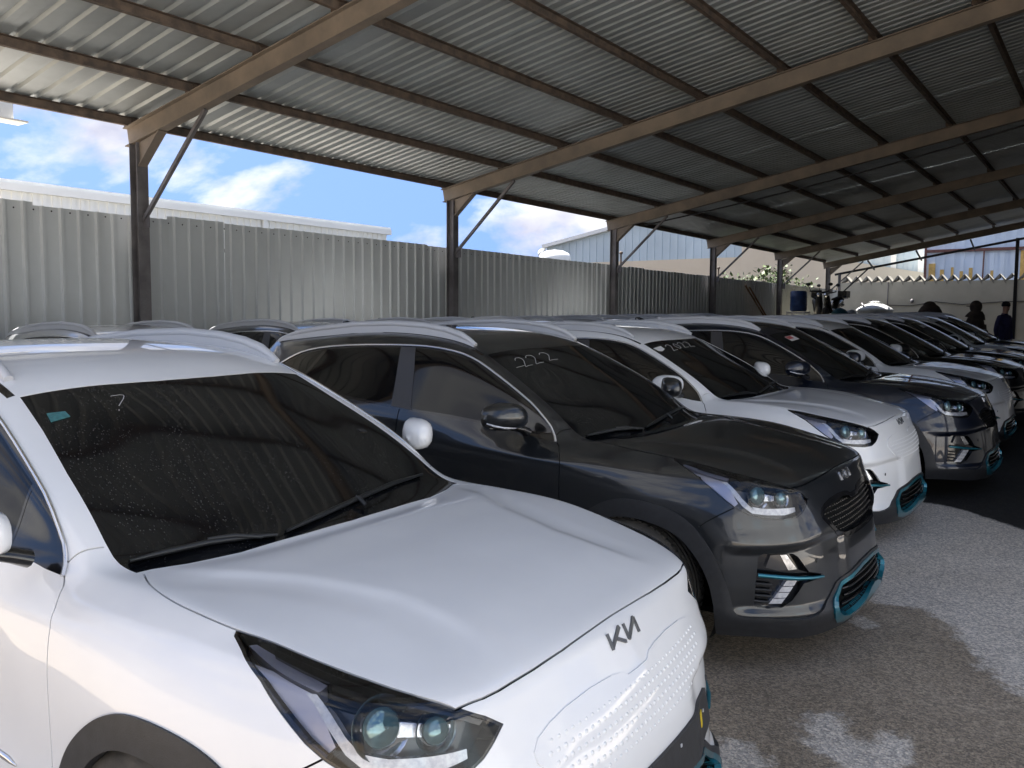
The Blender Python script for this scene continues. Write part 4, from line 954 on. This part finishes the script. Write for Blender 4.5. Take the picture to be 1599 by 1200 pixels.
# white warehouse beyond the fence
def ribbed(name,x0,x1,y,z0,z1,pit,d,m,parent,axis='x',face=-1,topf=None):
    """ribbed cladding wall along x (or y) with raised ribs"""
    b=MB(); n=int(abs(x1-x0)/pit)
    for k in range(n+1):
        s=x0+(x1-x0)*k/n if n else x0
        for (a,e) in ((0,.45),(.45,1)):
            if k==n: continue
            st=(x1-x0)/n; p,q=s+st*a,s+st*e; dd=d*face if a==0 else 0
            ta,tb=(z1,z1) if topf is None else (topf(p),topf(q))
            P=lambda t,z,o:((t,y+o,z) if axis=='x' else (y+o,t,z))
            back=-face*.05
            v=[P(p,z0,dd),P(q,z0,dd),P(q,tb,dd),P(p,ta,dd),P(p,z0,back),P(q,z0,back),P(q,tb,back),P(p,ta,back)]
            b.add(v,[(0,1,2,3),(4,7,6,5),(3,2,6,7),(0,3,7,4),(1,5,6,2),(0,4,5,1)])
    bm=bmesh.new(); me_=b.mesh(name); bm.from_mesh(me_); bmesh.ops.recalc_face_normals(bm,faces=bm.faces); bm.to_mesh(me_); bm.free()
    return link(name,me_,parent,m)
W1=tag(empty('white_warehouse',(0,22,0)),'long low white ribbed warehouse beyond the fence at left','warehouse')
inv=lambda o,p:setattr(o,'matrix_parent_inverse',Matrix.Translation(p).inverted()) or o
inv(ribbed('wall_cladding',-14,23.3,22,-.2,4.60,.24,.03,M_WHITE,W1),(0,22,0))
m=MB(); m.box((-14.1,21.86,4.60),(23.42,22.3,4.78)); m.box((-14.1,21.90,4.78),(23.42,22.2,4.86)); inv(m.build('parapet',M_WHITE,W1),(0,22,0))
m=MB(); m.box((17.7,21.88,-.2),(17.85,21.96,4.6)); inv(m.build('downpipe',M_WHITE,W1),(0,22,0))
m=MB(); m.box((-14,22.06,-.2),(23.3,34,4.55)); inv(m.build('warehouse_block',M_WHITE,W1),(0,22,0))
# pale blue gabled hall with cream base
GX=60
W2=tag(empty('gabled_hall',(GX,25,0)),'large pale blue sheet hall with a cream base wall behind the fence','hall')
gtop=lambda y:7.35+(38.8-y)*.185 if y>24 else 7.35+14.8*.185-(24-y)*.185
inv(ribbed('sheet_wall',38.8,12.5,GX,6.0,7,.62,.05,M_BLUE,W2,'y',-1,gtop),(GX,25,0))
m=MB(); m.box((GX-.35,12.0,-.2),(GX+.3,38.4,6.0)); inv(m.build('base_wall',M_CREAM,W2),(GX,25,0))
m=MB()
for (a,b) in (((GX-.2,39.0,gtop(39.0)+.12),(GX-.2,24,gtop(24)+.12)),((GX-.2,24,gtop(24)+.12),(GX-.2,12,gtop(12)+.12))): m.bar(a,b,.5,.28)
inv(m.build('roof_edge',M_WHITE,W2),(GX,25,0))
m=MB(); m.add([(GX+.1,38.8,0),(GX+.1,38.8,7.3),(GX+.1,24,10.0),(GX+.1,12.5,7.9),(GX+.1,12.5,0),(GX+26,38.8,0),(GX+26,38.8,7.3),(GX+26,24,10.0),(GX+26,12.5,7.9),(GX+26,12.5,0)],[(0,1,2,3,4),(9,8,7,6,5),(1,6,7,2),(2,7,8,3),(0,5,6,1),(3,8,9,4)]); inv(m.build('hall_block',M_BLUE,W2),(GX,25,0))
m=MB(); m.bar((GX-.2,38.9,5.6),(GX-.2,38.9,7.3),.12,.12,(0,1,0)); m.blob((GX-.3,39.1,6.9),(.25,.35,.35)); inv(m.build('floodlight',M_WHITE,W2),(GX,25,0))
# white tank standing behind the fence
TK=tag(empty('roof_tank',(25.5,14.6,0)),'round white plastic tank peeping over the fence before the blue hall','tank')
m=MB(); tx,ty=32.5,20.6; m.lathe([(0,4.62),(.35,4.58),(.62,4.46),(.68,4.34),(.70,4.25),(.70,3.0),(.64,2.95),(0,2.95)],(tx,ty,0),'z',28); o=inv(m.build('tank_shell',M_WHITE,TK),(25.5,14.6,0))
m=MB()
for a in (-.5,.5):
    for b in (-.5,.5): m.bar((tx+a,ty+b,0),(tx+a,ty+b,2.95),.08,.08,(0,1,0))
m.box((tx-.6,ty-.6,2.88),(tx+.6,ty+.6,2.95)); inv(m.build('tank_stand',M_POST,TK),(25.5,14.6,0))
# end wall with its saw-tooth coping
EX=41.0
EW=tag(empty('boundary_wall',(EX,6,0)),'cream end wall topped with a saw-tooth row of corrugated sheet','wall')
m=MB(); m.box((EX,-8,.3),(EX+.2,10.6,3.30)); inv(m.build('wall_body',M_WALL,EW),(EX,6,0))
pit=.435; n=int(18.6/pit)
M_COP=mat('cement sheet',(.27,.25,.21),.9,var=.25,vscale=3)
for k in range(n):
    y=10.55-k*pit; dz=.012*math.sin(k*1.7)
    m=MB(); zt=3.58+dz; zb=3.30
    hole=(k>=2)
    # each tooth: a folded plate with an opening under its ridge
    A=[(y,zb+.02),(y-pit*.5,zt),(y-pit,zb+.02)]
    for (p,q) in ((A[0],A[1]),(A[1],A[2])):
        v=[]
        for xo in (-.03,.55):
            v+=[(EX+xo,p[0],p[1]),(EX+xo,q[0],q[1]),(EX+xo,q[0],q[1]-.16),(EX+xo,p[0],p[1]-.02)]
        m.add(v,[(0,1,2,3),(7,6,5,4),(0,4,5,1),(3,2,6,7),(0,3,7,4),(1,5,6,2)])
    bm=bmesh.new(); me_=m.mesh('coping_tooth'); bm.from_mesh(me_); bmesh.ops.recalc_face_normals(bm,faces=bm.faces); bm.to_mesh(me_); bm.free()
    inv(link('coping_tooth',me_,EW,M_COP),(EX,6,0))
m=MB(); m.tube([(EX-.03,9.0,2.3),(EX-.03,7.6,2.25),(EX-.03,6.6,2.42),(EX-.03,5.6,2.30),(EX-.03,4.2,2.40),(EX-.03,2.8,2.44)],.016,6); inv(m.build('wall_cable',M_DARKST,EW),(EX,6,0))
m=MB(); m.tube([(EX-.04,8.55,3.3),(EX-.04,8.55,1.2)],.02,6); m.tube([(EX-.04,3.62,3.3),(EX-.04,3.62,.6)],.03,6); m.blob((EX-.06,8.55,2.15),(.06,.09,.10)); m.blob((EX-.06,7.55,2.45),(.05,.08,.10)); inv(m.build('wall_pipe',M_POST,EW),(EX,6,0))
m=MB(); m.box((EX-.06,1.6,.4),(EX-.002,2.75,2.85)); inv(m.build('doorway',M_GAP,EW),(EX,6,0))
# tall blue sheet hall behind the end wall
HX=47
W3=tag(empty('sheet_hall',(HX,4,0)),'bright blue-white corrugated hall rising behind the end wall','hall')
inv(ribbed('sheet_wall',-14,8.1,HX,0,9,.42,.045,mat('bleached blue sheet',(.56,.65,.76),.5,.05,var=.15,vscale=.5),W3,'y',-1),(HX,4,0))
m=MB(); m.box((HX+.06,-14,0),(HX+15,8.1,8.9)); inv(m.build('hall_block',M_BLUE,W3),(HX,4,0))
m=MB(); m.bar((HX-.12,8.1,5.0),(HX-.12,-14,5.0),.12,.14); m.bar((HX-.14,8.1,0),(HX-.14,8.1,7.0),.10,.10,(0,1,0)); m.bar((HX-.14,5.6,2),(HX-.14,5.55,5.0),.06,.06,(0,1,0)); inv(m.build('red_girt',M_RED,W3),(HX,4,0))
for y,a,wd,h in ((7.8,.0,.30,4.4),(7.35,0,.18,4.1),(6.9,0,.12,4.2),(6.5,0,.14,4.0),(6.1,0,.16,4.15),(3.9,0,.3,4.9),(5.2,0,.12,4.0)):
    m=MB(); m.box((HX-.075,y-wd/2,2.5),(HX-.060,y+wd/2,h)); inv(m.build('stained_sheet',M_OCH,W3),(HX,4,0))
# lower cream shed with sloping top at the corner
W4=tag(empty('cream_shed',(52,13,0)),'low cream wall with a sloping top and pale sheets above, left of the bright hall','building')
m=MB(); m.add([(51,19,0),(51,8.2,0),(51,8.2,4.05),(51,19,6.1),(51.4,19,0),(51.4,8.2,0),(51.4,8.2,4.05),(51.4,19,6.1)],[(0,3,2,1),(4,5,6,7),(3,7,6,2),(0,1,5,4),(1,2,6,5),(0,4,7,3)]); inv(m.build('base_wall',M_CREAM,W4),(52,13,0))
inv(ribbed('sheet_wall',15.5,8.3,52,2,6.4,.5,.05,M_BLUE,W4,'y',-1,lambda y:5.0+(y-8.3)*.33),(52,13,0))
m=MB()
for y in (10.6,9.2): m.box((51.88,y-.14,2),(51.95,y+.14,5.3+(y-8.3)*.3))
inv(m.build('white_strip',M_WHITE,W4),(52,13,0))
# unseen wall and roof, added to darken the far front of the yard
SW=tag(empty('shade_screen',(25,-7,0)),'unseen dark wall and roof added to shade the far half of the car row','building')
m=MB(); m.box((7.0,-1.9,slope(15)-.3),(42,-1.6,6.35)); inv(m.build('screen_wall',mat('dark screen wall',(.05,.05,.05),.8),SW),(25,-7,0))
m=MB(); m.box((6.9,-10,6.35),(42.1,.60,6.5)); inv(m.build('screen_roof',M_SHEET,SW),(25,-7,0))

M_BOUNCE=mat('pale bounce concrete',(.46,.445,.42),.9,var=.12,vscale=.4)  # unseen pale ground, added to bounce sunlight up under the roof
m=MB(); m.add([(x,y,slope(x)+.006) for y in (-40,-3.2) for x in (-45,-12,0,8.2)],[(i,i+1,i+5,i+4) for i in range(3)]); tag(m.build('bounce_yard',M_BOUNCE),'pale bounce concrete outside the shed, unseen, added to reflect sunlight under the roof',kind='structure')

M_YARD=mat('grey bounce sheet',(.50,.51,.51),.6,var=.1,vscale=.5)  # unseen warehouse front, added to send fill light towards the cars
W5=tag(empty('bounce_warehouse',(-8,-16,0)),'unseen grey warehouse front added across the yard to reflect light at the cars','warehouse')
inv(ribbed('wall_cladding',-34,8,-15,-.3,7.5,.6,.04,M_YARD,W5,'x',1),(-8,-16,0))
m=MB(); m.box((-34,-26,-.3),(8,-15.06,7.4)); inv(m.build('warehouse_block',M_WHITE,W5),(-8,-16,0))
m=MB()
for x in (-26,-12,2): m.box((x-2,-15.02,-.3),(x+2,-14.94,4.2))
inv(m.build('roller_door',M_BLUE,W5),(-8,-16,0))
# ---- the cars -----------------------------------------------------
proto={'panel':make_car('panel'),'grille':make_car('grille')}
bpy.context.view_layer.update()
used=set()
CARS={}
def car(key,front,colour,X,Y,yaw,zo,pitch,label,group):
    if front in used: r=copy_tree(proto[front]) if False else copy_tree(SRC[front])
    else: r=proto[front]; used.add(front)
    r.matrix_world=Matrix.Translation((X,Y,zo))@Matrix.Rotation(yaw-math.pi/2,4,'Z')@Matrix.Rotation(-pitch,4,'Y')@Matrix.Rotation(.0128,4,'X')
    CARS[key]=(r,PAINT[colour]); tag(r,label,'car',group); return r
SRC=proto
GA='cars parked in the front row under the shed'; GB='cars parked in the back row along the fence'
car(1,'panel','white',1.946,1.803,.0323,slope(1.946),-.0007,'white car nearest the viewer, with teal sticker on its rain-specked windshield',GA)
car(2,'grille','grey',4.501,1.891,.0004,slope(4.5)+.012,-.0035,'dark grey car with 2-22 chalked on its windshield, beside the nearest white car',GA)
car(3,'panel','white',6.872,2.083,-.0128,slope(6.87),.009,'white car with 2022 chalked on its windshield, just past the dark grey car',GA)
car(4,'grille','navy',8.95,1.78,.0,slope(8.95)+.01,0,'dark navy car with a red and white sticker on its windshield',GA)
car(5,'panel','white',11.55,1.89,-.02,slope(11.55),0,'white car between the navy car and the black cars, no marks on its windshield',GA)
car(6,'grille','black',13.9,1.86,.0,slope(13.9),0,'black car just past the third white car of the front row',GA)
car(7,'grille','black',16.1,1.83,.0,slope(16.1),0,'black car with a small white sticker on its windshield',GA)
car(8,'panel','white',18.75,1.9,.0,slope(18.75),0,'farthest white car of the front row, between two black cars',GA)
car(9,'grille','black',21.3,1.95,.0,slope(21.3),0,'last black car of the front row, next to the standing figures',GA)
back=[('a','panel','white',2.62,6.62,'white back-row roof showing over the roof of the nearest white car'),
('b','panel','silver',5.02,6.80,'silver back-row car whose side windows show left of the dark grey car'),
('c','grille','grey',7.35,6.66,'grey car in the back row, its roof showing over the dark grey front car'),
('d','panel','white',9.75,6.62,'white roof in the back row beyond the grey back-row car'),
('e','grille','black',12.2,6.68,'black roof in the back row left of the third shed post'),
('f','panel','silver',14.6,6.64,'silver roof in the back row right of the third shed post'),
('g','panel','white',17.0,6.66,'white roof in the back row just before the scooters'),
('h','grille','grey',19.5,6.62,'farthest grey roof in the back row in front of the blue barrel')]
for k,fr_,co,X,Y,lb in back: car(k,fr_,co,X,Y,random.uniform(-.02,.02),slope(X)-.03,0,lb,GB)
for k,(r,m) in CARS.items(): recolour(r,m)
plate_carrier(CARS[1][0])
for o in CARS[1][0].children:
    if o.name.split('.')[0]=='side_mirror': o.location.x+=.075 if o.data.vertices[0].co.y<0 else -.085
def chalk(root,lines,r):
    for l in lines: on_glass_line(root,'chalk_stroke',[l],M_CHALK,r)
def mark(k,fn,name,data,m): return fn(CARS[k][0],name,data,m)
# the marks on single cars; forward, left
o=on_glass(CARS[1][0],'windshield_sticker',[(-.924,-.552),(-.912,-.500),(-.884,-.500),(-.882,-.562)],M_STK)
chalk(CARS[1][0],[[(-.934,-.332),(-.930,-.278),(-.880,-.338)],[(-.858,-.352),(-.862,-.350)]],.0014)
on_glass(CARS[1][0],'etched_mark',[(-.62,.50),(-.618,.535),(-.600,.535),(-.602,.50)],M_HOUS)
Z2=lambda x,y,h,w:[(x+h*.16,y-w*.0),(x+h*.02,y-w*.0+.004),(x,y+w*.45),(x-h*.28,y+w*.62),(x-h*.62,y+w*.28),(x-h,y+w*.02),(x-h*.93,y+w*.4),(x-h*.97,y+w)]
FL=lambda pts:[(-p[0],p[1]) for p in pts]
def two(x,y,h,w): return [(x-.2*h,y),(x,y+.25*w),(x-.05*h,y+.75*w),(x-.35*h,y+.85*w),(x-.7*h,y+.45*w),(x-h,y+.05*w),(x-h*.95,y+.5*w),(x-h,y+w)]
def nought(x,y,h,w): return [(x,y+.5*w),(x-.3*h,y+.05*w),(x-.8*h,y+.15*w),(x-h,y+.5*w),(x-.7*h,y+.95*w),(x-.2*h,y+.9*w),(x,y+.5*w)]
def glyphs(L): return [[(-.86-(-.86-p[0]) ,p[1]) for p in l] for l in L]
# forward is down the glass, so figures stand with their heads at smaller x
def up(l,x0): return [(2*x0-p[0],p[1]) for p in l]
chalk(CARS[2][0],[up(two(-.94,-.46,.085,.075),-.94),[(-.872,-.52),(-.868,-.45)],up(two(-.935,-.36,.085,.085),-.935),up(two(-.935,-.22,.085,.095),-.935)],.0019)
chalk(CARS[3][0],[up(two(-.94,-.40,.085,.08),-.94),up(nought(-.93,-.29,.075,.07),-.93),up(two(-.935,-.19,.08,.08),-.935),up(two(-.935,-.08,.08,.09),-.935)],.0024)
on_glass(CARS[3][0],'windshield_sticker',[(-.955,-.56),(-.945,-.45),(-.905,-.46),(-.895,-.52),(-.915,-.555)],M_WSTK)
on_glass(CARS[4][0],'windshield_sticker',[(-.94,-.40),(-.93,-.20),(-.855,-.20),(-.865,-.40)],M_WSTK)
on_glass(CARS[4][0],'red_sticker',[(-.935,-.40),(-.927,-.28),(-.885,-.28),(-.893,-.40)],M_RSTK,.003)
on_glass(CARS[4][0],'inspection_sticker',[(-.60,.42),(-.54,.42),(-.54,.50)],M_WSTK)
on_glass(CARS[7][0],'windshield_sticker',[(-.94,-.38),(-.93,-.18),(-.86,-.18),(-.87,-.38)],M_WSTK)
def on_nose(root,name,y,z,w,h,m,lift=.0125):
    b=MB(); v=[]
    for l in (lift-.004,lift):
        for a,d in ((-1,-1),(1,-1),(1,1),(-1,1)):
            p,n,_,_=BV.ray_cast(Vector((2,y+a*w/2,z+d*h/2)),Vector((-1,0,0))); v.append(p+n*l)
    b.add(v,[(4,5,6,7),(0,1,5,4),(1,2,6,5),(2,3,7,6),(3,0,4,7)]); return b.build(name,m,root)
on_nose(CARS[1][0],'yellow_sticker',.335,.478,.024,.042,M_YEL)
on_nose(CARS[1][0],'white_label',-.02,.452,.016,.034,M_WSTK); on_nose(CARS[1][0],'white_label',-.055,.448,.012,.030,M_WSTK)
for y,z in ((.38,.482),(.12,.50),(-.12,.50)): on_nose(CARS[1][0],'rivet',y,z,.008,.008,M_RAIL)
# ---- things in the far corner ------------------------------------
M_BLUEP=mat('blue plastic',(.02,.055,.16),.45,var=.3,vscale=8)
M_TANKW=mat('white tank plastic',(.45,.45,.43),.45,var=.1)
M_LEAF=[mat('leaf green',(.045,.075,.02),.6),mat('leaf light green',(.075,.105,.03),.6)]
M_WOOD=mat('stick wood',(.15,.09,.05),.8,var=.4)
T=tag(empty('water_tank',(38.6,8.55,slope(38.6))),'squat white water tank with a domed lid in front of the end wall','tank')
m=MB(); m.lathe([(0,.0),(.66,0),(.70,.05),(.70,1.50),(.73,1.53),(.73,1.60),(.66,1.66),(.45,1.78),(.30,1.84),(0,1.86)],(0,0,0),'z',36)
for k in range(12):
    a=2*math.pi*k/12; m.bar((.70*math.cos(a),.70*math.sin(a),.1),(.70*math.cos(a),.70*math.sin(a),1.45),.05,.03,(math.cos(a),math.sin(a),0))
m.build('tank_shell',M_TANKW,T); m=MB(); m.lathe([(0,1.96),(.16,1.95),(.22,1.90),(.22,1.82)],(0,0,0),'z',20)
for k in range(8):
    a=2*math.pi*k/8; m.bar((.1*math.cos(a),.1*math.sin(a),1.95),(.26*math.cos(a),.26*math.sin(a),1.90),.04,.03)
m.build('lid',M_TANKW,T)
m=MB(); m.tube([(-.5,.3,1.7),(-.3,.45,1.86),(0,.5,1.84)],.035,6); m.build('inlet_pipe',M_POST,T)
B=tag(empty('blue_barrel',(30.6,9.3,slope(31))),'blue plastic drum on a pale metal stand beside a shed post','barrel')
m=MB(); m.lathe([(0,1.55),(.26,1.55),(.28,1.60),(.28,1.75),(.29,1.77),(.28,1.80),(.28,2.02),(.29,2.04),(.28,2.07),(.28,2.22),(.24,2.26),(0,2.26)],(0,0,0),'z',24); m.build('drum',M_BLUEP,B)
m=MB()
for a in (-.3,.3):
    for b in (-.3,.3): m.bar((a,b,0),(a,b,1.55),.04,.04,(0,1,0))
    m.bar((a,-.3,1.5),(a,.3,1.5),.05,.05); m.bar((-.3,a,1.5),(.3,a,1.5),.05,.05)
m.build('stand',M_RAIL,B)
def scooter(x,y,rz,label,dark):
    S_=tag(empty('scooter',(x,y,slope(x)+1.2),rz),label,'scooter','old scooters parked in the far corner')
    b=MB(); b.tube([(-.75,0,.62),(-.45,0,.72),(-.1,0,.60),(.05,0,.38),(.35,0,.36),(.5,0,.62),(.56,0,.92)],[.10,.17,.16,.14,.12,.13,.09],10,True,1.1,(0,1,0)); b.build('body',dark,S_)
    s=MB(); s.tube([(-.72,0,.80),(-.4,0,.86),(0,0,.80)],[.10,.14,.10],10,True,.5); s.build('seat',M_GAP,S_)
    h=MB(); h.tube([(.48,-.33,1.08),(.54,-.15,1.03),(.54,.15,1.03),(.48,.33,1.08)],.025,8); h.tube([(.54,0,1.03),(.60,0,.6),(.66,0,.25)],.035,8); h.build('handlebar',M_DARKST,S_)
    for q in (-.3,.3):
        k=MB(); k.tube([(.5,q,1.08),(.5,q*1.2,1.25)],.01,6); k.blob((.5,q*1.25,1.32),(.02,.08,.06)); k.build('mirror',M_DARKST,S_)
    l=MB(); l.blob((.64,0,.95),(.06,.10,.08)); l.build('headlight',M_REFL,S_)
    for wx in (-.62,.66):
        t=MB(); t.lathe([(.17,-.05),(.23,-.055),(.25,0),(.23,.055),(.17,.05),(.17,-.05)],(wx,0,.25),'y',20); t.lathe([(0,-.03),(.17,-.02),(.17,.02),(0,.03)],(wx,0,.25),'y',14); t.build('wheel',M_RUB,S_)
    r=MB(); r.bar((-.95,0,.86),(-.7,0,.86),.30,.03); r.box((-1.05,-.18,.88),(-.72,.18,1.14)); r.build('rear_box',dark,S_)
m=MB(); m.box((31.4,8.6,slope(33)-.02),(36.0,9.75,slope(33)+1.2)); tag(m.build('loading_platform',M_WALL),'low concrete platform along the fence carrying the scooters','platform')
scooter(32.6,9.2,R(200),'dark scooter with upright mirrors leaning beside the blue drum',M_DARKST)
scooter(34.5,9.15,R(170),'black scooter nearest the last shed posts',M_GLOSS)
A=tag(empty('covered_bundle',(33.3,8.5,slope(33))),'teal and white bundle on the ground in front of the scooters','bundle')
m=MB(); m.blob((0,.1,1.45),(.32,.30,.22)); m.build('teal_bag',mat('teal bag',(.02,.09,.12),.7),A); m=MB(); m.blob((.30,-.25,1.42),(.22,.20,.2)); m.build('white_bag',M_TANKW,A); m=MB(); m.box((-.4,-.5,0),(.6,.45,1.28)); m.build('crate',M_GAP,A)
m=MB(); m.box((-.28,-.28,0),(.28,.28,.9)); m.box((-.30,-.30,.9),(.30,.30,.94)); o=m.build('wooden_crate',mat('brown crate',(.06,.04,.03),.8)); o.location=(37.6,9.5,slope(37)+.62); tag(o,'brown crate at the foot of the thin end post','crate')
m=MB(); m.box((-.4,-.4,0),(.4,.4,.62)); o=m.build('concrete_block',M_WALL); o.location=(37.6,9.5,slope(37)); tag(o,'concrete block under the brown crate','block')
for k,(a,b) in enumerate((((29.3,9.2,.4),(28.0,10.28,2.75)),((29.55,9.25,.4),(28.4,10.28,2.7)))):
    m=MB(); m.tube([a,b],.03,8); tag(m.build('leaning_pole',M_WOOD),('rusty pole leaning on the fence, the left one of two','rusty pole leaning on the fence, the right one of two')[k],'pole','poles leaning on the fence')
for k,(x,h) in enumerate(((19.7,.42),(26.2,.36))):
    m=MB(); m.tube([(x,10.5,0),(x,10.5,2.93+h*.8)],.022,8); m.blob((x,10.5,2.93+h*.85),(.05,.05,.04)); tag(m.build('iron_stake',M_RUST),('rusty stake rising behind the fence below the blue hall','rusty stake rising behind the fence below the cream wall')[k],'stake')
def shrub(x,y,z0,w,h,n,label,seed):
    rs=random.Random(seed); P=tag(empty('shrub',(x,y,0)),label,'shrub','shrubs growing behind the fence')
    st=MB(); lf=[MB(),MB()]
    for k in range(max(3,int(w*5))):
        bx=rs.uniform(-w,w)*.8; by=rs.uniform(-.4,.4); tip=(bx+rs.uniform(-.3,.3),by,z0+h*rs.uniform(.35,1)*(1-.3*abs(bx)/w))
        st.tube([(bx*.6,by,0),(bx,by,z0*.7),tip],[.03,.02,.006],5)
        for j in range(n):
            t=rs.uniform(.0,1); c=Vector((bx+(tip[0]-bx)*t,by,z0*.72+(tip[2]-z0*.72)*t))+Vector((rs.gauss(0,.16),rs.gauss(0,.16),rs.gauss(0,.13)))
            d=Vector((rs.uniform(-1,1),rs.uniform(-1,1),rs.uniform(-.3,1))).normalized(); s=rs.uniform(.11,.22); r=d.cross(Vector((0,0,1))).normalized()*s*.32
            lf[rs.random()>.5].add([c,c+d*s*.5+r,c+d*s,c+d*s*.5-r],[(0,1,2,3)])
    st.build('stem',M_WOOD,P)
    for q,m_ in zip(lf,M_LEAF): tag(q.build('foliage',m_,P),kind='stuff')
for k,(x,w,h,lb) in enumerate(((29.6,.9,.55,'pale feathery shrub behind the fence left of a shed post'),(32.0,.8,1.0,'tall green shrub behind the fence right of a shed post'),(34.4,1.3,.95,'leafy green shrub behind the fence above the scooters'),(37.2,.7,.75,'small pale shrub behind the fence near the last post'))): shrub(x,11.3,2.7,w,h,150,lb,k+3)

# ---- people --------------------------------------------------------
M_SKIN=mat('skin',(.46,.27,.19),.55)
M_HOOD=mat('navy jumper',(.03,.03,.095),.85,var=.3,vscale=9)
M_TROU=mat('dark trousers',(.012,.012,.014),.85)
M_CAP=mat('black knit',(.008,.008,.009),.9)
M_COAT=mat('brown coat',(.075,.055,.042),.9,var=.3,vscale=6)
M_SHOE=mat('dark shoes',(.01,.01,.01),.5)
def person(x,y,rz,label,coat,hooded,arms):
    root=tag(empty('person',(x,y,slope(x)),rz),label,'person')
    # faces +x; one continuous body grown from a skeleton
    J=[((0,0,.96),(.155,.115)),((0,0,1.10),(.145,.105)),((.01,0,1.27),(.165,.115)),((0,0,1.42),(.155,.10)),((.0,0,1.50),(.07,.065)),((.015,0,1.56),(.058,.058)),((.03,0,1.64),(.078,.092)),((.03,0,1.72),(.075,.090)),((.02,0,1.79),(.045,.055))]
    E=[(i,i+1) for i in range(8)]
    for s in (1,-1):
        k=len(J); J+=[((0,s*.175,1.43),(.072,.072)),((-.02,s*.235,1.28),(.062,.062)),((arms[0],s*arms[1],1.12),(.052,.052)),((arms[2],s*arms[3],arms[4]),(.040,.040)),((arms[2]+.03,s*arms[3],arms[4]-.09),(.034,.045))]
        E+=[(3,k),(k,k+1),(k+1,k+2),(k+2,k+3),(k+3,k+4)]
        k=len(J); J+=[((0,s*.095,.88),(.095,.09)),((.01,s*.105,.52),(.068,.065)),((-.01,s*.11,.12),(.046,.046)),((.03,s*.115,.045),(.045,.045)),((.14,s*.125,.035),(.04,.035))]
        E+=[(0,k),(k,k+1),(k+1,k+2),(k+2,k+3),(k+3,k+4)]
    me=bpy.data.meshes.new('body'); me.from_pydata([j[0] for j in J],E,[]); ob=bpy.data.objects.new('tmp',me); COL.objects.link(ob)
    md=ob.modifiers.new('s','SKIN'); md.use_smooth_shade=True; sv=me.skin_vertices[0].data
    for i,j in enumerate(J): sv[i].radius=j[1]
    sv[0].use_root=True
    ob.modifiers.new('d','SUBSURF').levels=2
    dg=bpy.context.evaluated_depsgraph_get(); m2=bpy.data.meshes.new_from_object(ob.evaluated_get(dg)); m2.name='body'; bpy.data.objects.remove(ob)
    for m_ in (M_SKIN,coat,M_TROU,M_SHOE): m2.materials.append(m_)
    for p in m2.polygons:
        c=p.center; p.use_smooth=True
        hand=c.z<arms[4]+.01 and abs(c.y)>.16 and c.z>.5
        p.material_index=3 if c.z<.09 else 2 if c.z<.93 and not abs(c.y)>.19 else 0 if c.z>1.505 or hand else 1
    o=link('body',m2,root)
    for s in (1,-1):
        # five separate fingers, slightly curled
        h=MB(); bx,by,bz=arms[2]+.035,s*arms[3],arms[4]-.12
        for i,l in enumerate((.075,.085,.080,.062)):
            q=bx-.03+.02*i; h.tube([(q,by,bz+.03),(q+.004,by,bz-l*.5+.01),(q+.012,by-s*.012,bz-l+.01)],[.010,.009,.007],6)
        h.tube([(bx+.02,by,bz+.06),(bx+.055,by-s*.01,bz+.02),(bx+.06,by-s*.015,bz-.015)],[.012,.010,.008],6); h.build('hand',M_SKIN,root)
    f=MB(); f.blob((.105,0,1.665),(.020,.014,.026)); 
    for s in (1,-1): f.blob((.022,s*.088,1.672),(.022,.012,.032))
    f.build('face_relief',M_SKIN,root)
    e=MB()
    for s in (1,-1): e.blob((.098,s*.033,1.695),(.008,.011,.006))
    e.blob((.100,0,1.622),(.006,.024,.005)); e.build('eyes_and_mouth',M_SHOE,root)
    c=MB()
    if hooded:
        c.blob((-.01,0,1.69),(.145,.150,.165),16,10); c.tube([(0,0,1.40),(-.02,0,1.50),(-.02,0,1.58)],[.24,.20,.14],14,False); c.blob((0,0,1.22),(.22,.31,.30),16,10); c.tube([(0,0,1.25),(0,0,.75)],[.26,.30],16,False,1)
        c.build('hooded_coat',coat,root)
        b=MB(); b.box((.05,-.07,1.70),(.20,.07,1.715)); b.build('cap_peak',coat,root)
    else:
        c.blob((.02,0,1.745),(.098,.098,.085),16,10); c.tube([(.02,0,1.705),(.02,0,1.735)],[.100,.099],16,False); c.build('knit_cap',M_CAP,root)
        c=MB(); c.tube([(0,-.0,1.49),(.005,0,1.53)],[.078,.072],14,False); c.build('collar',coat,root)
    return root
person(24.2,2.36,R(-118),'man in navy jumper and black knit cap standing near the end of the row',M_HOOD,False,(-.03,.28,.02,.27,.90))
person(24.6,3.05,R(92),'dark brown hooded figure shape left of the man in navy',M_COAT,True,(-.03,.27,.02,.25,.92))  # dark hooded shape, modelled as a full figure
K=tag(empty('covered_motorbike',(25.2,4.05,slope(25))),'dark covered motorbike shape standing by the end wall side','motorbike')
m=MB(); m.blob((0,0,.95),(.95,.38,.62),18,10); m.blob((-.55,.05,1.45),(.34,.30,.34),14,8); m.blob((-.35,.1,1.72),(.10,.16,.12)); m.build('cover',M_COAT,K)
for q in (-.65,.65):
    m=MB(); m.lathe([(.18,-.06),(.27,-.06),(.30,0),(.27,.06),(.18,.06)],(q,0,.30),'y',20); m.build('wheel',M_RUB,K)
